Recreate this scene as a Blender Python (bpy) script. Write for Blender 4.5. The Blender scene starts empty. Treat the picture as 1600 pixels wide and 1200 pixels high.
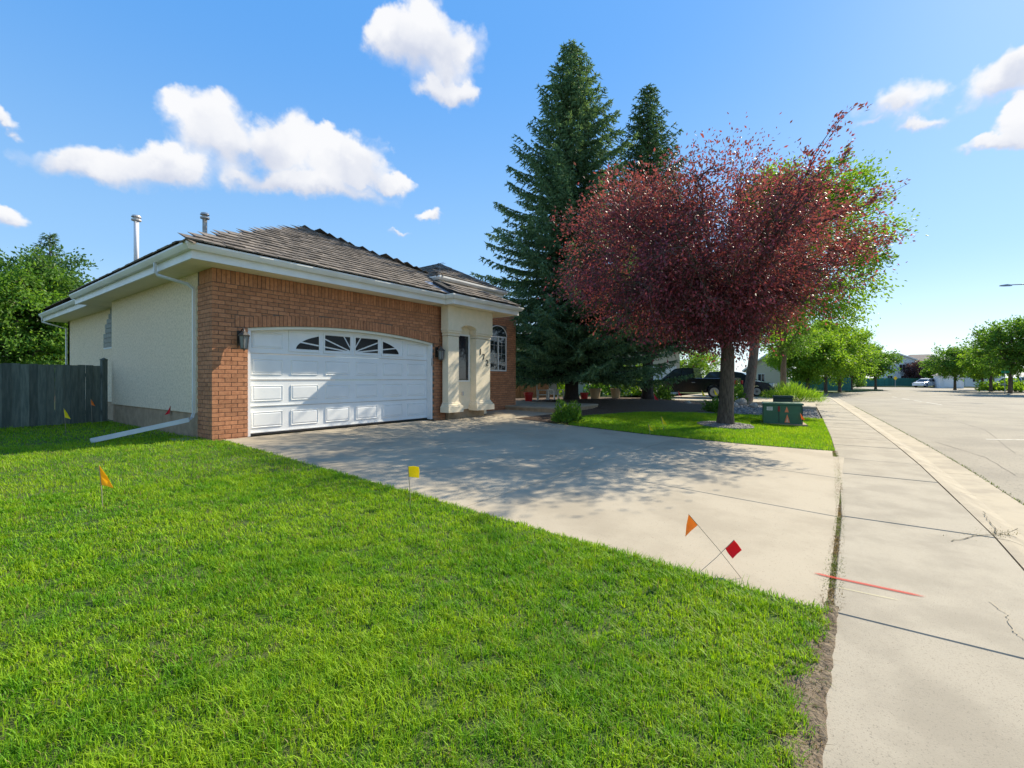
import bpy, math, random
import numpy as np
from mathutils import Vector, Matrix
random.seed(5); rng = np.random.default_rng(5)
S = bpy.context.scene
COL = S.collection
# ------------------------------------------------------------------ camera
# frame: X along the garage front (street direction), Y into the house, Z up; (0,0) = brick corner of the garage
CAM = np.array([-3.448, -9.238, 1.5]); FW = np.array([.8035, .5954]); RT = np.array([.5954, -.8035]); FPX = 722.
cd = bpy.data.cameras.new('camera'); cam = bpy.data.objects.new('camera', cd); COL.objects.link(cam)
cam.location = CAM; cam.rotation_euler = (math.pi/2, 0, math.atan2(FW[1], FW[0]) - math.pi/2)
cd.sensor_width = 36; cd.lens = FPX/1600*36; cd.shift_y = -8/1600; cd.clip_end = 3000; cd.clip_start = .05
S.camera = cam
S.render.resolution_x = 1024; S.render.resolution_y = 768
def at(px, d):                      # point on the camera ray of photo column px at depth d
    p = CAM[:2] + d*(FW + (px-800)/FPX*RT); return float(p[0]), float(p[1])
def gp(px, py, z=0.):               # point where a photo pixel meets height z
    return at(px, FPX*(CAM[2]-z)/(py-592))
def zat(py, d): return CAM[2] - (py-592)*d/FPX
# ------------------------------------------------------------------ light
EL = math.radians(37); SH = np.array([.96, -.28]); SUN = Vector((SH[0]*math.cos(EL), SH[1]*math.cos(EL), math.sin(EL)))
w = bpy.data.worlds.new('World'); S.world = w; w.use_nodes = True
sl = bpy.data.lights.new('sun', 'SUN'); sl.energy = 4.5; sl.angle = math.radians(.55); sl.color = (1, .905, .73)
so = bpy.data.objects.new('sun', sl); COL.objects.link(so); so.rotation_euler = SUN.to_track_quat('Z', 'Y').to_euler()
so.location = (20, -20, 30)
S.view_settings.view_transform = 'Standard'; S.view_settings.look = 'None'; S.view_settings.exposure = 0.93; S.view_settings.gamma = 1
S.render.engine = 'CYCLES'
S.cycles.max_bounces = 7; S.cycles.transparent_max_bounces = 6; S.cycles.diffuse_bounces = 4
NT = w.node_tree; NT.nodes.clear()
class G:                            # small node-graph helper
    def __init__(s, nt): s.nt = nt
    def n(s, t, **k):
        o = s.nt.nodes.new(t)
        for a, b in k.items(): setattr(o, a, b)
        return o
    def put(s, sock, v):
        if v is None: return
        if hasattr(v, 'is_linked'): s.nt.links.new(v, sock)
        else: sock.default_value = v
    def m(s, op, a, b=None, c=None, clamp=False):
        o = s.n('ShaderNodeMath', operation=op, use_clamp=clamp)
        for i, v in enumerate((a, b, c)): s.put(o.inputs[i], v)
        return o.outputs[0]
    def vm(s, op, a, b=None, out=0):
        o = s.n('ShaderNodeVectorMath', operation=op); s.put(o.inputs[0], a)
        if b is not None: s.put(o.inputs['Scale'] if op == 'SCALE' else o.inputs[1], b)
        return o.outputs[out]
    def noise(s, vec, scale, det=3, rough=.55, out=0, dist=0.):
        o = s.n('ShaderNodeTexNoise'); s.put(o.inputs['Vector'], vec)
        o.inputs['Scale'].default_value = scale; o.inputs['Detail'].default_value = det; o.inputs['Roughness'].default_value = rough
        o.inputs['Distortion'].default_value = dist
        return o.outputs[out]
    def mix(s, f, a, b, bt='MIX'):
        o = s.n('ShaderNodeMix', data_type='RGBA', blend_type=bt); s.put(o.inputs[0], f); s.put(o.inputs[6], a); s.put(o.inputs[7], b)
        return o.outputs[2]
    def mr(s, v, a, b, c=0., d=1., smooth=True):
        o = s.n('ShaderNodeMapRange', interpolation_type='SMOOTHSTEP' if smooth else 'LINEAR'); s.put(o.inputs[0], v)
        for i, q in enumerate((a, b, c, d)): s.put(o.inputs[i+1], q)
        return o.outputs[0]
g = G(NT)
sky = g.n('ShaderNodeTexSky', sky_type='NISHITA'); sky.sun_disc = False; sky.sun_elevation = EL; sky.sun_rotation = math.atan2(SH[0], SH[1])
sky.air_density = 1.0; sky.dust_density = .35; sky.ozone_density = 2.2
hs = g.n('ShaderNodeHueSaturation'); hs.inputs['Saturation'].default_value = 1.1; hs.inputs['Value'].default_value = 1.0
NT.links.new(sky.outputs[0], hs.inputs['Color'])
sz = g.n('ShaderNodeSeparateXYZ'); NT.links.new(g.n('ShaderNodeTexCoord').outputs['Generated'], sz.inputs[0])
elv = sz.outputs[2]                 # clear summer blue, paler towards the horizon, same all round
blue = g.mix(g.mr(elv, 0., .22), (3.0, 3.9, 4.7, 1), (1.5, 2.75, 4.3, 1)); blue = g.mix(g.mr(elv, .12, .62), blue, (.50, 1.8, 4.2, 1))
skyb = g.mix(.78, hs.outputs[0], blue)
# cumulus clouds: soft lobes by direction, with noise-broken edges
tc = g.n('ShaderNodeTexCoord').outputs['Generated']
def pdir(px, py):
    v = Vector((FW[0]+(px-800)/FPX*RT[0], FW[1]+(px-800)/FPX*RT[1], -(py-592)/FPX)); return v.normalized()
n1 = g.vm('SUBTRACT', g.noise(tc, 7., 5, .55, out=1), (.5, .5, .5))
n2 = g.vm('SUBTRACT', g.noise(tc, 26., 4, .6, out=1), (.5, .5, .5))
dw = g.vm('ADD', g.vm('ADD', tc, g.vm('SCALE', n1, .10)), g.vm('SCALE', n2, .040))
def lobe(px, py, rx, ry, gain=1., dirv=None):
    d = dirv or pdir(px, py)
    r = d.cross(Vector((0, 0, 1))).normalized(); u = r.cross(d)
    k = 1 if dirv else 1/math.sqrt(1+((px-800)/FPX)**2+((py-592)/FPX)**2)
    dx = rx/FPX*k if not dirv else rx; dy = ry/FPX*k if not dirv else ry
    a = g.vm('DOT_PRODUCT', dw, tuple(r/dx), 1); b = g.vm('DOT_PRODUCT', dw, tuple(u/dy), 1); b = g.m('SUBTRACT', b, u.dot(d)/dy)
    # flatter underside: below centre the vertical axis shrinks
    b = g.m('MULTIPLY', b, g.m('ADD', 1., g.m('MULTIPLY', g.m('LESS_THAN', b, 0.), .55)))
    fr = g.vm('DOT_PRODUCT', dw, tuple(d), 1)
    q = g.m('SUBTRACT', 1., g.m('SQRT', g.m('ADD', g.m('MULTIPLY', a, a), g.m('MULTIPLY', b, b))))
    q = g.m('MULTIPLY', q, gain)
    return g.m('SUBTRACT', q, g.m('MULTIPLY', g.m('LESS_THAN', fr, .2), 9.)), b
L = [(335, 222, 82, 78, 1), (430, 232, 82, 72, 1), (545, 268, 78, 60, 1), (140, 265, 105, 48, .9), (470, 290, 160, 36, 1), (245, 268, 75, 50, 1), (600, 290, 45, 26, .8),
     (665, 80, 92, 75, 1), (700, 140, 66, 34, 1), (620, 60, 60, 60, 1),
     (1410, 160, 58, 42, .8), (1440, 182, 45, 20, .7), (1375, 190, 35, 16, .6), (1580, 125, 82, 48, 1), (1605, 185, 70, 60, 1), (1540, 228, 60, 24, .9),
     (5, 345, 42, 32, 1), (5, 190, 30, 16, .55), (675, 342, 30, 15, .62), (620, 362, 22, 10, .45)]
cl = None; shn = None; shd = None
def acc(q, b):
    global cl, shn, shd
    w_ = g.m('POWER', g.m('MAXIMUM', g.m('ADD', q, .25), .0001), 2.); bw_ = g.m('MULTIPLY', b, w_)
    if cl is None: cl, shn, shd = q, bw_, w_
    else: cl = g.m('SMOOTH_MAX', cl, q, .18); shn = g.m('ADD', shn, bw_); shd = g.m('ADD', shd, w_)
for l in L: acc(*lobe(*l))
for az, el_, rx, ry in [(115, 24, .3, .11), (135, 30, .2, .09), (175, 20, .35, .12), (205, 34, .3, .13), (235, 22, .4, .12), (275, 30, .3, .12), (310, 21, .25, .1), (335, 38, .3, .13), (90, 52, .25, .14)]:
    a_ = math.radians(az); e_ = math.radians(el_)
    acc(*lobe(0, 0, rx, ry, 1, Vector((math.cos(a_)*math.cos(e_), math.sin(a_)*math.cos(e_), math.sin(e_)))))
sh = g.m('DIVIDE', shn, shd)
vo = g.n('ShaderNodeTexVoronoi', feature='SMOOTH_F1'); vo.inputs['Scale'].default_value = 13.; vo.inputs['Smoothness'].default_value = .55; NT.links.new(dw, vo.inputs['Vector'])
vo2 = g.n('ShaderNodeTexVoronoi', feature='SMOOTH_F1'); vo2.inputs['Scale'].default_value = 31.; vo2.inputs['Smoothness'].default_value = .5; NT.links.new(dw, vo2.inputs['Vector'])
puff = g.m('ADD', g.m('MULTIPLY', g.m('SUBTRACT', .42, vo.outputs['Distance']), .75), g.m('MULTIPLY', g.m('SUBTRACT', .4, vo2.outputs['Distance']), .3))
cl = g.m('ADD', cl, g.m('MULTIPLY', puff, .75))
mask = g.mr(cl, .02, g.mr(sh, -.5, .5, .68, .30))
core = g.mr(g.m('ADD', g.m('ADD', sh, g.m('MULTIPLY', puff, 1.1)), g.m('MULTIPLY', g.noise(tc, 9., 4, .5), .7)), -.25, .75)
ccol = g.mix(core, (2.85, 3.05, 3.6, 1), (4.3, 4.3, 4.35, 1))
skyc = g.mix(g.m('MULTIPLY', mask, .97), skyb, ccol)
bg = g.n('ShaderNodeBackground'); bg.inputs[1].default_value = .12; NT.links.new(skyc, bg.inputs[0])
out = g.n('ShaderNodeOutputWorld'); NT.links.new(bg.outputs[0], out.inputs[0])
w.cycles.sampling_method = 'MANUAL'; w.cycles.sample_map_resolution = 512

# ------------------------------------------------------------------ materials
def pm(name, col, rough=.7, col2=None, nsc=3., ndet=4, lo=.35, hi=.65, rand=0., rcol=None, bump=None, metal=0., spec=.4, coord='Object', third=None, stretch=None, transl=0., attr=None, nobj=False):
    m = bpy.data.materials.new(name); m.use_nodes = True; nt = m.node_tree; nt.nodes.clear(); q = G(nt)
    tco = q.n('ShaderNodeTexCoord').outputs[coord] if coord != 'World' else q.n('ShaderNodeNewGeometry').outputs['Position']
    if stretch:
        mp = q.n('ShaderNodeMapping'); mp.inputs['Scale'].default_value = stretch; q.put(mp.inputs[0], tco); tco = mp.outputs[0]
    c = (*col, 1)
    if attr:
        a_ = q.n('ShaderNodeAttribute'); a_.attribute_name = attr; c = a_.outputs['Color']
    if col2: c = q.mix(q.mr(q.noise(tco, nsc, ndet, .6), lo, hi), c, (*col2, 1))
    if third:                                    # (scale, colour, lo, hi): sparse stains / aggregate
        c = q.mix(q.mr(q.noise(tco, third[0], 3, .65), third[2], third[3]), c, (*third[1], 1))
    if rand:
        gi = q.n('ShaderNodeNewGeometry').outputs['Random Per Island']
        r = gi if nobj else q.m('FRACT', q.m('ADD', gi, q.n('ShaderNodeObjectInfo').outputs['Random']))
        if rcol: c = q.mix(q.m('MULTIPLY', q.m('POWER', r, 1.6), rand), c, (*rcol, 1))
        else:
            hsn = q.n('ShaderNodeHueSaturation'); q.put(hsn.inputs['Color'], c); q.put(hsn.inputs['Value'], q.m('ADD', 1-rand, q.m('MULTIPLY', r, 2*rand))); c = hsn.outputs[0]
    b = q.n('ShaderNodeBsdfPrincipled'); q.put(b.inputs['Base Color'], c); b.inputs['Roughness'].default_value = rough; b.inputs['Metallic'].default_value = metal
    b.inputs['Specular IOR Level'].default_value = spec
    if bump:
        bn = q.n('ShaderNodeBump'); bn.inputs['Strength'].default_value = bump[1]; bn.inputs['Distance'].default_value = bump[2] if len(bump) > 2 else .01
        q.put(bn.inputs['Height'], q.noise(tco, bump[0], 4, .65)); q.put(b.inputs['Normal'], bn.outputs[0])
    o = q.n('ShaderNodeOutputMaterial'); sh_ = b.outputs[0]
    if transl:
        t = q.n('ShaderNodeBsdfTranslucent'); q.put(t.inputs[0], q.mix(1., c, (1.25, 1.2, .6, 1), 'MULTIPLY')); mx = q.n('ShaderNodeMixShader'); mx.inputs[0].default_value = transl
        nt.links.new(sh_, mx.inputs[1]); nt.links.new(t.outputs[0], mx.inputs[2]); sh_ = mx.outputs[0]
    nt.links.new(sh_, o.inputs[0]); return m
def glass(name, col=(.02, .025, .03), rough=.04, spec=.7):
    return pm(name, col, rough, spec=spec)
M = {}
M['concrete'] = pm('concrete', (.405, .342, .245), .9, (.335, .28, .198), 1.1, 7, .38, .66, bump=(140, .25, .004), coord='World', third=(75, (.25, .20, .14), .60, .70), rand=.03)
M['walk'] = pm('sidewalk concrete', (.36, .312, .232), .9, (.285, .246, .182), 1.5, 8, .38, .64, bump=(120, .35, .005), coord='World', third=(130, (.20, .17, .125), .57, .68), rand=.05)
M['curb'] = pm('curb concrete', (.41, .345, .24), .9, (.31, .26, .185), 1.8, 8, .38, .66, bump=(120, .3, .005), coord='World', third=(60, (.28, .26, .22), .62, .75))
M['gap'] = pm('joint dirt', (.07, .055, .04), .95, (.11, .10, .05), 6)
M['asphalt'] = pm('asphalt', (.30, .262, .195), .92, (.235, .205, .155), .5, 8, .36, .66, bump=(90, .5, .006), coord='World', third=(28, (.15, .13, .10), .56, .68))
M['soil'] = pm('bare soil', (.15, .105, .065), .95, (.21, .16, .10), 9, 5, bump=(40, .8, .03), coord='World', third=(30, (.07, .05, .03), .55, .7))
M['mulch'] = pm('bark mulch', (.075, .047, .03), .95, (.12, .075, .045), 12, 5, bump=(35, 1., .04), coord='World')
M['turf'] = pm('turf', (.045, .085, .012), .95, (.08, .10, .02), 2.2, 5, .35, .68, bump=(30, .7, .03), coord='World', third=(5, (.13, .10, .045), .66, .78))
M['ground'] = pm('ground', (.06, .11, .025), .95, (.10, .12, .04), .5, 4, coord='World', bump=(14, .6, .03))
M['blade'] = pm('grass blades', (.1, .2, .02), .55, rand=.3, transl=.42, attr='Col', spec=.25, nobj=True)
M['gravel'] = pm('river rock', (.27, .245, .21), .8, rand=.9, rcol=(.10, .095, .09), coord='World', nobj=True)
M['gravelbed'] = pm('gravel bed', (.22, .20, .18), .95, (.12, .11, .10), 30, 3, coord='World', bump=(40, 1., .03))
M['brick'] = pm('clay brick', (.47, .205, .098), .88, (.36, .145, .068), 14, 3, .4, .7, rand=.16, bump=(70, .35, .004), coord='World', third=(42, (.22, .10, .06), .62, .70))
M['mortar'] = pm('mortar', (.16, .115, .085), .95, (.12, .085, .06), 8, bump=(90, .4, .004))
M['stucco'] = pm('cream stucco', (.88, .715, .50), .95, (.72, .575, .385), 22, 6, .40, .62, bump=(55, .9, .016), coord='World', third=(38, (.50, .385, .25), .60, .70))
M['stucco2'] = pm('column stucco', (.80, .69, .51), .95, (.74, .65, .47), 7, 5, bump=(45, .45, .008), coord='World')
M['found'] = pm('foundation parging', (.42, .30, .185), .95, (.32, .225, .135), 5, 5, bump=(40, .6, .01), coord='World')
M['found2'] = pm('old crack sealer', (.15, .13, .10), .9)
M['white'] = pm('white paint', (.79, .79, .77), .45, (.74, .74, .72), 2, 3, spec=.35)
M['cream'] = pm('cream trim paint', (.74, .70, .56), .6, (.70, .65, .51), 3, 3)
M['gutter'] = pm('white aluminium', (.78, .77, .73), .4, (.70, .68, .63), 1.2, 4, spec=.4)
M['soffit'] = pm('soffit panel', (.78, .69, .50), .6, rand=.03)
M['shake'] = pm('cedar shake', (.20, .165, .13), .9, (.115, .097, .08), 5, 4,   .35, .65, rand=.30, bump=(28, .6, .012), coord='World', third=(10, (.31, .26, .205), .58, .72))
M['shakebase'] = pm('roof felt', (.03, .027, .024), .95)
M['flash'] = pm('metal flashing', (.42, .45, .50), .35, metal=.7)
M['glass'] = glass('window glass')
M['door_glass'] = glass('door glass', (.008, .009, .011), .12, .18)
M['vinyl'] = pm('vinyl frame', (.72, .71, .67), .5)
M['iron'] = pm('black iron', (.028, .024, .02), .5, (.045, .04, .034), 12, metal=.2)
M['pewter'] = pm('weathered lamp metal', (.15, .135, .12), .45, (.08, .072, .065), 14, metal=.4)
M['lampglass'] = pm('lamp glass', (.20, .205, .20), .15, spec=.6)
M['galv'] = pm('galvanised pipe', (.55, .53, .52), .45, (.45, .42, .40), 5, metal=.35)
M['rustpipe'] = pm('stained vent pipe', (.36, .30, .24), .6, (.50, .45, .38), 9, metal=.2)
M['pipe'] = pm('painted pipe', (.74, .72, .74), .4)
M['spout'] = pm('downspout aluminium', (.62, .65, .66), .38, (.55, .57, .58), 3, spec=.5)
M['block'] = pm('glass block', (.06, .085, .08), .35, (.12, .155, .14), 16, 3, spec=.25, bump=(30, .5, .01))
M['fence'] = pm('dark green stained board', (.095, .118, .096), .8, (.16, .18, .145), 4, 5, .35, .7, rand=.28, stretch=(6, 6, .7), bump=(14, .6, .01))
M['teal'] = pm('teal fence board', (.03, .17, .14), .8, (.025, .12, .10), 3, 4, rand=.15)
M['cedar'] = pm('cedar board', (.36, .21, .10), .8, (.28, .15, .07), 3, 4, rand=.2, stretch=(5, 5, .8))
M['bark'] = pm('grey bark', (.125, .098, .075), .95, (.065, .05, .038), 9, 5, .4, .62, stretch=(3, 3, .6), bump=(16, 1., .03))
M['bark2'] = pm('tan bark', (.20, .15, .105), .95, (.12, .085, .06), 9, 5, .4, .62, stretch=(3, 3, .7), bump=(16, 1., .03))
M['barkd'] = pm('dark bark', (.055, .042, .033), .95, (.03, .023, .018), 8, 5, stretch=(3, 3, .6), bump=(14, 1., .03))
def leafm(n, a, b, tr=.35, rough=.5): return pm(n, a, rough, rand=1., rcol=b, transl=tr, spec=.3, nobj=True)
M['redleaf'] = leafm('maroon leaf', (.115, .05, .064), (.38, .08, .125), .42, .45)
M['spruce'] = leafm('blue green needles', (.085, .175, .088), (.25, .38, .19), .3, .6)
M['spruce2'] = leafm('dark green needles', (.055, .125, .055), (.17, .28, .125), .25, .6)
M['leafy'] = leafm('yellow green leaf', (.12, .25, .02), (.28, .43, .04), .5)
M['leafg'] = leafm('mid green leaf', (.08, .19, .025), (.19, .33, .045), .48)
M['leafd'] = leafm('deep green leaf', (.05, .125, .026), (.13, .24, .045), .42)
M['leafp'] = leafm('plum leaf', (.06, .03, .035), (.13, .06, .065), .3)
M['boxgreen'] = pm('transformer green paint', (.035, .13, .075), .42, (.03, .11, .065), 4, 4, spec=.4)
M['boxdark'] = pm('dark green paint', (.02, .045, .035), .55)
for k, c in dict(orange=(.85, .22, .02), tanger=(.88, .36, .05), red=(.68, .012, .025), yellow=(.86, .72, .01), amber=(.88, .52, .01)).items():
    M['f_'+k] = pm(k+' flag plastic', c, .5, transl=.35, spec=.3)
M['wire'] = pm('flag wire', (.33, .28, .22), .45, metal=.6)
M['decal'] = pm('pale sticker', (.66, .66, .62), .5); M['decalo'] = pm('orange sticker', (.80, .22, .09), .5); M['decalp'] = pm('peach sticker', (.80, .45, .32), .5)
M['carblack'] = pm('black car paint', (.008, .009, .011), .18, spec=.6); M['carblue'] = pm('dark blue car paint', (.018, .024, .035), .18, spec=.6)
M['carwhite'] = pm('white car paint', (.75, .76, .77), .25, spec=.5); M['tyre'] = pm('tyre rubber', (.016, .016, .016), .85); M['rim'] = pm('alloy rim', (.50, .50, .51), .3, metal=.7)
M['chrome'] = pm('chrome', (.7, .7, .72), .15, metal=.9); M['headlight'] = pm('headlight lens', (.62, .64, .66), .12, spec=.8); M['tail'] = pm('tail light', (.4, .02, .02), .2); M['plastic'] = pm('black plastic', (.02, .02, .021), .6)
M['siding'] = pm('pale siding', (.70, .70, .68), .7); M['sidingt'] = pm('tan siding', (.56, .50, .38), .75); M['shingle'] = pm('grey shingles', (.26, .235, .215), .9, (.19, .17, .155), 3, 5, coord='World')
M['shingleb'] = pm('brown shingles', (.27, .215, .175), .9, (.19, .15, .125), 2, 5, coord='World')
M['line'] = pm('road paint', (.58, .54, .46), .8, (.34, .31, .25), 9, 5)
M['stone'] = pm('boulder', (.40, .33, .25), .9, (.28, .225, .17), 5, 5, bump=(9, .8, .04)); M['terra'] = pm('terracotta', (.42, .15, .07), .8); M['pottan'] = pm('tan pot', (.42, .32, .18), .8)
M['redp'] = pm('red plastic', (.55, .02, .02), .4); M['pole'] = pm('lamp pole steel', (.30, .31, .32), .45, metal=.5); M['signg'] = pm('green sign', (.02, .28, .14), .5); M['signy'] = pm('yellow sign', (.75, .5, .02), .5)

# ------------------------------------------------------------------ builders
ORG = {}
def tag(o, label=None, cat=None, group=None, kind=None):
    if label: o['label'] = label
    if cat: o['category'] = cat
    if group: o['group'] = group
    if kind: o['kind'] = kind
    return o
def thing(name, label, cat, loc=(0, 0, 0), rz=0., group=None):
    o = bpy.data.objects.new(name, None); COL.objects.link(o); o.location = loc; o.rotation_euler = (0, 0, rz); o.empty_display_size = .2
    ORG[o] = Vector(loc) if not rz else Vector((0, 0, 0)); return tag(o, label, cat, group)
def npmesh(name, V, F):
    V = np.asarray(V, np.float32).reshape(-1, 3); me = bpy.data.meshes.new(name)
    me.vertices.add(len(V)); me.vertices.foreach_set('co', V.ravel())
    if isinstance(F, np.ndarray):
        k = F.shape[1]; n = len(F); me.loops.add(n*k); me.loops.foreach_set('vertex_index', F.astype(np.int32).ravel())
        me.polygons.add(n); me.polygons.foreach_set('loop_start', np.arange(0, n*k, k, dtype=np.int32))
    else:
        tot = np.array([len(f) for f in F], np.int32); me.loops.add(int(tot.sum())); me.loops.foreach_set('vertex_index', np.concatenate([np.asarray(f, np.int32) for f in F]))
        me.polygons.add(len(F)); me.polygons.foreach_set('loop_start', np.concatenate([[0], np.cumsum(tot)[:-1]]).astype(np.int32))
    me.update(calc_edges=True); me.validate(); me.shade_flat(); return me
def link(name, me, mat, parent=None, loc=(0, 0, 0)):
    o = bpy.data.objects.new(name, me); COL.objects.link(o)
    if mat and not me.materials: me.materials.append(M[mat] if isinstance(mat, str) else mat)
    o.location = loc
    if parent is not None: o.parent = parent; ORG[o] = ORG.get(parent, Vector((0, 0, 0)))
    return o
class MB:
    def __init__(s): s.V = []; s.F = []
    def add(s, V, F):
        n = len(s.V); s.V += [tuple(map(float, v)) for v in V]; s.F += [tuple(i+n for i in f) for f in F]; return s
    def box(s, a, b, rz=0., c=None):
        (x0, y0, z0), (x1, y1, z1) = a, b
        V = [(x0, y0, z0), (x1, y0, z0), (x1, y1, z0), (x0, y1, z0), (x0, y0, z1), (x1, y0, z1), (x1, y1, z1), (x0, y1, z1)]
        if rz:
            cx, cy = c or ((x0+x1)/2, (y0+y1)/2); k, q = math.cos(rz), math.sin(rz)
            V = [(cx+(x-cx)*k-(y-cy)*q, cy+(x-cx)*q+(y-cy)*k, z) for x, y, z in V]
        return s.add(V, [(0, 3, 2, 1), (4, 5, 6, 7), (0, 1, 5, 4), (1, 2, 6, 5), (2, 3, 7, 6), (3, 0, 4, 7)])
    def bbox(s, a, b, t):               # box with chamfered top edges
        (x0, y0, z0), (x1, y1, z1) = a, b
        V = []
        for z, i in ((z0, 0), (z1-t, 0), (z1, t)): V += [(x0+i, y0+i, z), (x1-i, y0+i, z), (x1-i, y1-i, z), (x0+i, y1-i, z)]
        F = [(3, 2, 1, 0), (8, 9, 10, 11)]
        for k in (0, 4):
            for i in range(4): F.append((k+i, k+(i+1) % 4, k+4+(i+1) % 4, k+4+i))
        return s.add(V, F)
    def poly(s, P): return s.add(P, [tuple(range(len(P)))])
    def prism(s, P, axis, a, b):        # polygon P (2D) pushed along axis from a to b
        def p3(u, v, t): return {'x': (t, u, v), 'y': (u, t, v), 'z': (u, v, t)}[axis]
        n = len(P); V = [p3(u, v, a) for u, v in P]+[p3(u, v, b) for u, v in P]
        return s.add(V, [tuple(range(n))[::-1], tuple(range(n, 2*n))]+[(i, (i+1) % n, n+(i+1) % n, n+i) for i in range(n)])
    def tube(s, P, R, n=8, cap=True):
        P = [Vector(p) for p in P]; R = R if hasattr(R, '__len__') else [R]*len(P); V = []; ref = None
        for i, p in enumerate(P):
            t = (P[min(i+1, len(P)-1)]-P[max(i-1, 0)]).normalized()
            if ref is None: ref = t.orthogonal().normalized()
            ref = (ref-t*ref.dot(t)).normalized(); q = t.cross(ref)
            V += [p+(ref*math.cos(6.28319*k/n)+q*math.sin(6.28319*k/n))*R[i] for k in range(n)]
        F = [(i*n+k, i*n+(k+1) % n, (i+1)*n+(k+1) % n, (i+1)*n+k) for i in range(len(P)-1) for k in range(n)]
        if cap: F += [tuple(range(n))[::-1], tuple((len(P)-1)*n+k for k in range(n))]
        return s.add(V, F)
    def lathe(s, prof, c=(0, 0, 0), n=16, axis='z'):
        V = []
        for r, h in prof:
            for k in range(n):
                a = 6.28319*k/n; x, y, z = r*math.cos(a), r*math.sin(a), h
                if axis == 'y': x, y, z = x, h, y
                V.append((c[0]+x, c[1]+y, c[2]+z))
        m = len(prof); F = [(i*n+k, i*n+(k+1) % n, (i+1)*n+(k+1) % n, (i+1)*n+k) for i in range(m-1) for k in range(n)]
        F += [tuple(range(n))[::-1], tuple((m-1)*n+k for k in range(n))]
        return s.add(V, F)
    def sweep(s, path, prof):           # path: XY points walked with the outside on the right hand; prof: (out, z)
        P = [Vector(p) for p in path]; m = len(prof); V = []
        for i, p in enumerate(P):
            ns = []
            if i: d = (p-P[i-1]).normalized(); ns.append(Vector((d.y, -d.x)))
            if i < len(P)-1: d = (P[i+1]-p).normalized(); ns.append(Vector((d.y, -d.x)))
            nn = sum(ns, Vector((0, 0))); nn = nn/ (nn.length_squared/len(ns)) if len(ns) == 1 else nn*(2/nn.length_squared)
            V += [(p.x+nn.x*o, p.y+nn.y*o, z) for o, z in prof]
        F = [(i*m+k, i*m+(k+1) % m, (i+1)*m+(k+1) % m, (i+1)*m+k) for i in range(len(P)-1) for k in range(m)]
        F += [tuple(range(m))[::-1], tuple((len(P)-1)*m+k for k in range(m))]
        return s.add(V, F)
    def build(s, name, mat, parent=None, smooth=False, local=False):
        o0 = Vector((0, 0, 0)) if local or parent is None else ORG.get(parent, Vector((0, 0, 0)))
        V = np.array(s.V, np.float32)-np.array(o0, np.float32)
        me = npmesh(name, V, s.F)
        import bmesh
        bm = bmesh.new(); bm.from_mesh(me); bmesh.ops.recalc_face_normals(bm, faces=bm.faces); bm.to_mesh(me); bm.free()
        if smooth: me.polygons.foreach_set('use_smooth', [True]*len(me.polygons))
        return link(name, me, mat, parent)
def struct(o): o['kind'] = 'structure'; return o
# ------------------------------------------------------------------ ground heights
XS = np.array([-300, 3, 7.75, 11.5, 17.2, 25, 39.5, 60, 600.]); NS = np.array([9.12, 9.10, 8.93, 8.70, 8.28, 7.68, 6.55, 5.0, 5.0])
def nds(x): return np.interp(x, XS, NS)
def gz(x, y):
    s = nds(x); return .4*np.clip((s+y)/s, 0, 1)
def gzf(x, y): return float(gz(x, y))
def sheet(name, xs, ys_fn, ny, mat, dz=0., zf=gz, parent=None):     # strip mesh between two Y curves
    V = []; F = []
    for x in xs:
        a, b = ys_fn(x)
        for j in range(ny+1):
            y = a+(b-a)*j/ny; V.append((x, y, float(zf(x, y))+dz))
    n = ny+1
    for i in range(len(xs)-1):
        for j in range(ny): F.append((i*n+j, (i+1)*n+j, (i+1)*n+j+1, i*n+j+1))
    return link(name, npmesh(name, V, F), mat, parent)
gx = np.concatenate([[-1500, -300, -80], np.arange(-30, 46, 2.), [60, 90, 140, 300, 900, 2000]])
gy = np.concatenate([[-1500, -300, -60, -30, -22, -14], np.arange(-11.5, 3, .75), [4, 8, 15, 30, 60, 120, 400, 1500]])
V = [(x, y, (gzf(x, y)-.07) if -y < nds(x)+.4 else -.26) for x in gx for y in gy]; ny = len(gy)
F = [(i*ny+j, (i+1)*ny+j, (i+1)*ny+j+1, i*ny+j+1) for i in range(len(gx)-1) for j in range(ny-1)]
struct(link('ground', npmesh('ground', V, F), 'ground'))
DL, DR = .15, 7.4                     # driveway edges
struct(sheet('lawn', list(np.arange(-26, -.1, .5))+[0., DL-.02], lambda x: (-nds(x)+.0, 6.3 if x < -.02 else -.12), 26, 'turf'))
def lawn2(x):
    far = np.interp(x, [7.4, 8.6, 10, 13, 15, 16.9], [-3.1, -2.5, -2.3, -2.9, -4.4, -6.9])
    near = -nds(x)-.012 if x > 8.3 else float(np.interp(x, [7.4, 7.67, 8.02, 8.3], [-5.2, -7.2, -8.3, -8.92]))
    return (near, max(far, near+.05))
struct(sheet('lawn', [DR+.03+i*.25 for i in range(39)], lawn2, 14, 'turf', .004))
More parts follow.
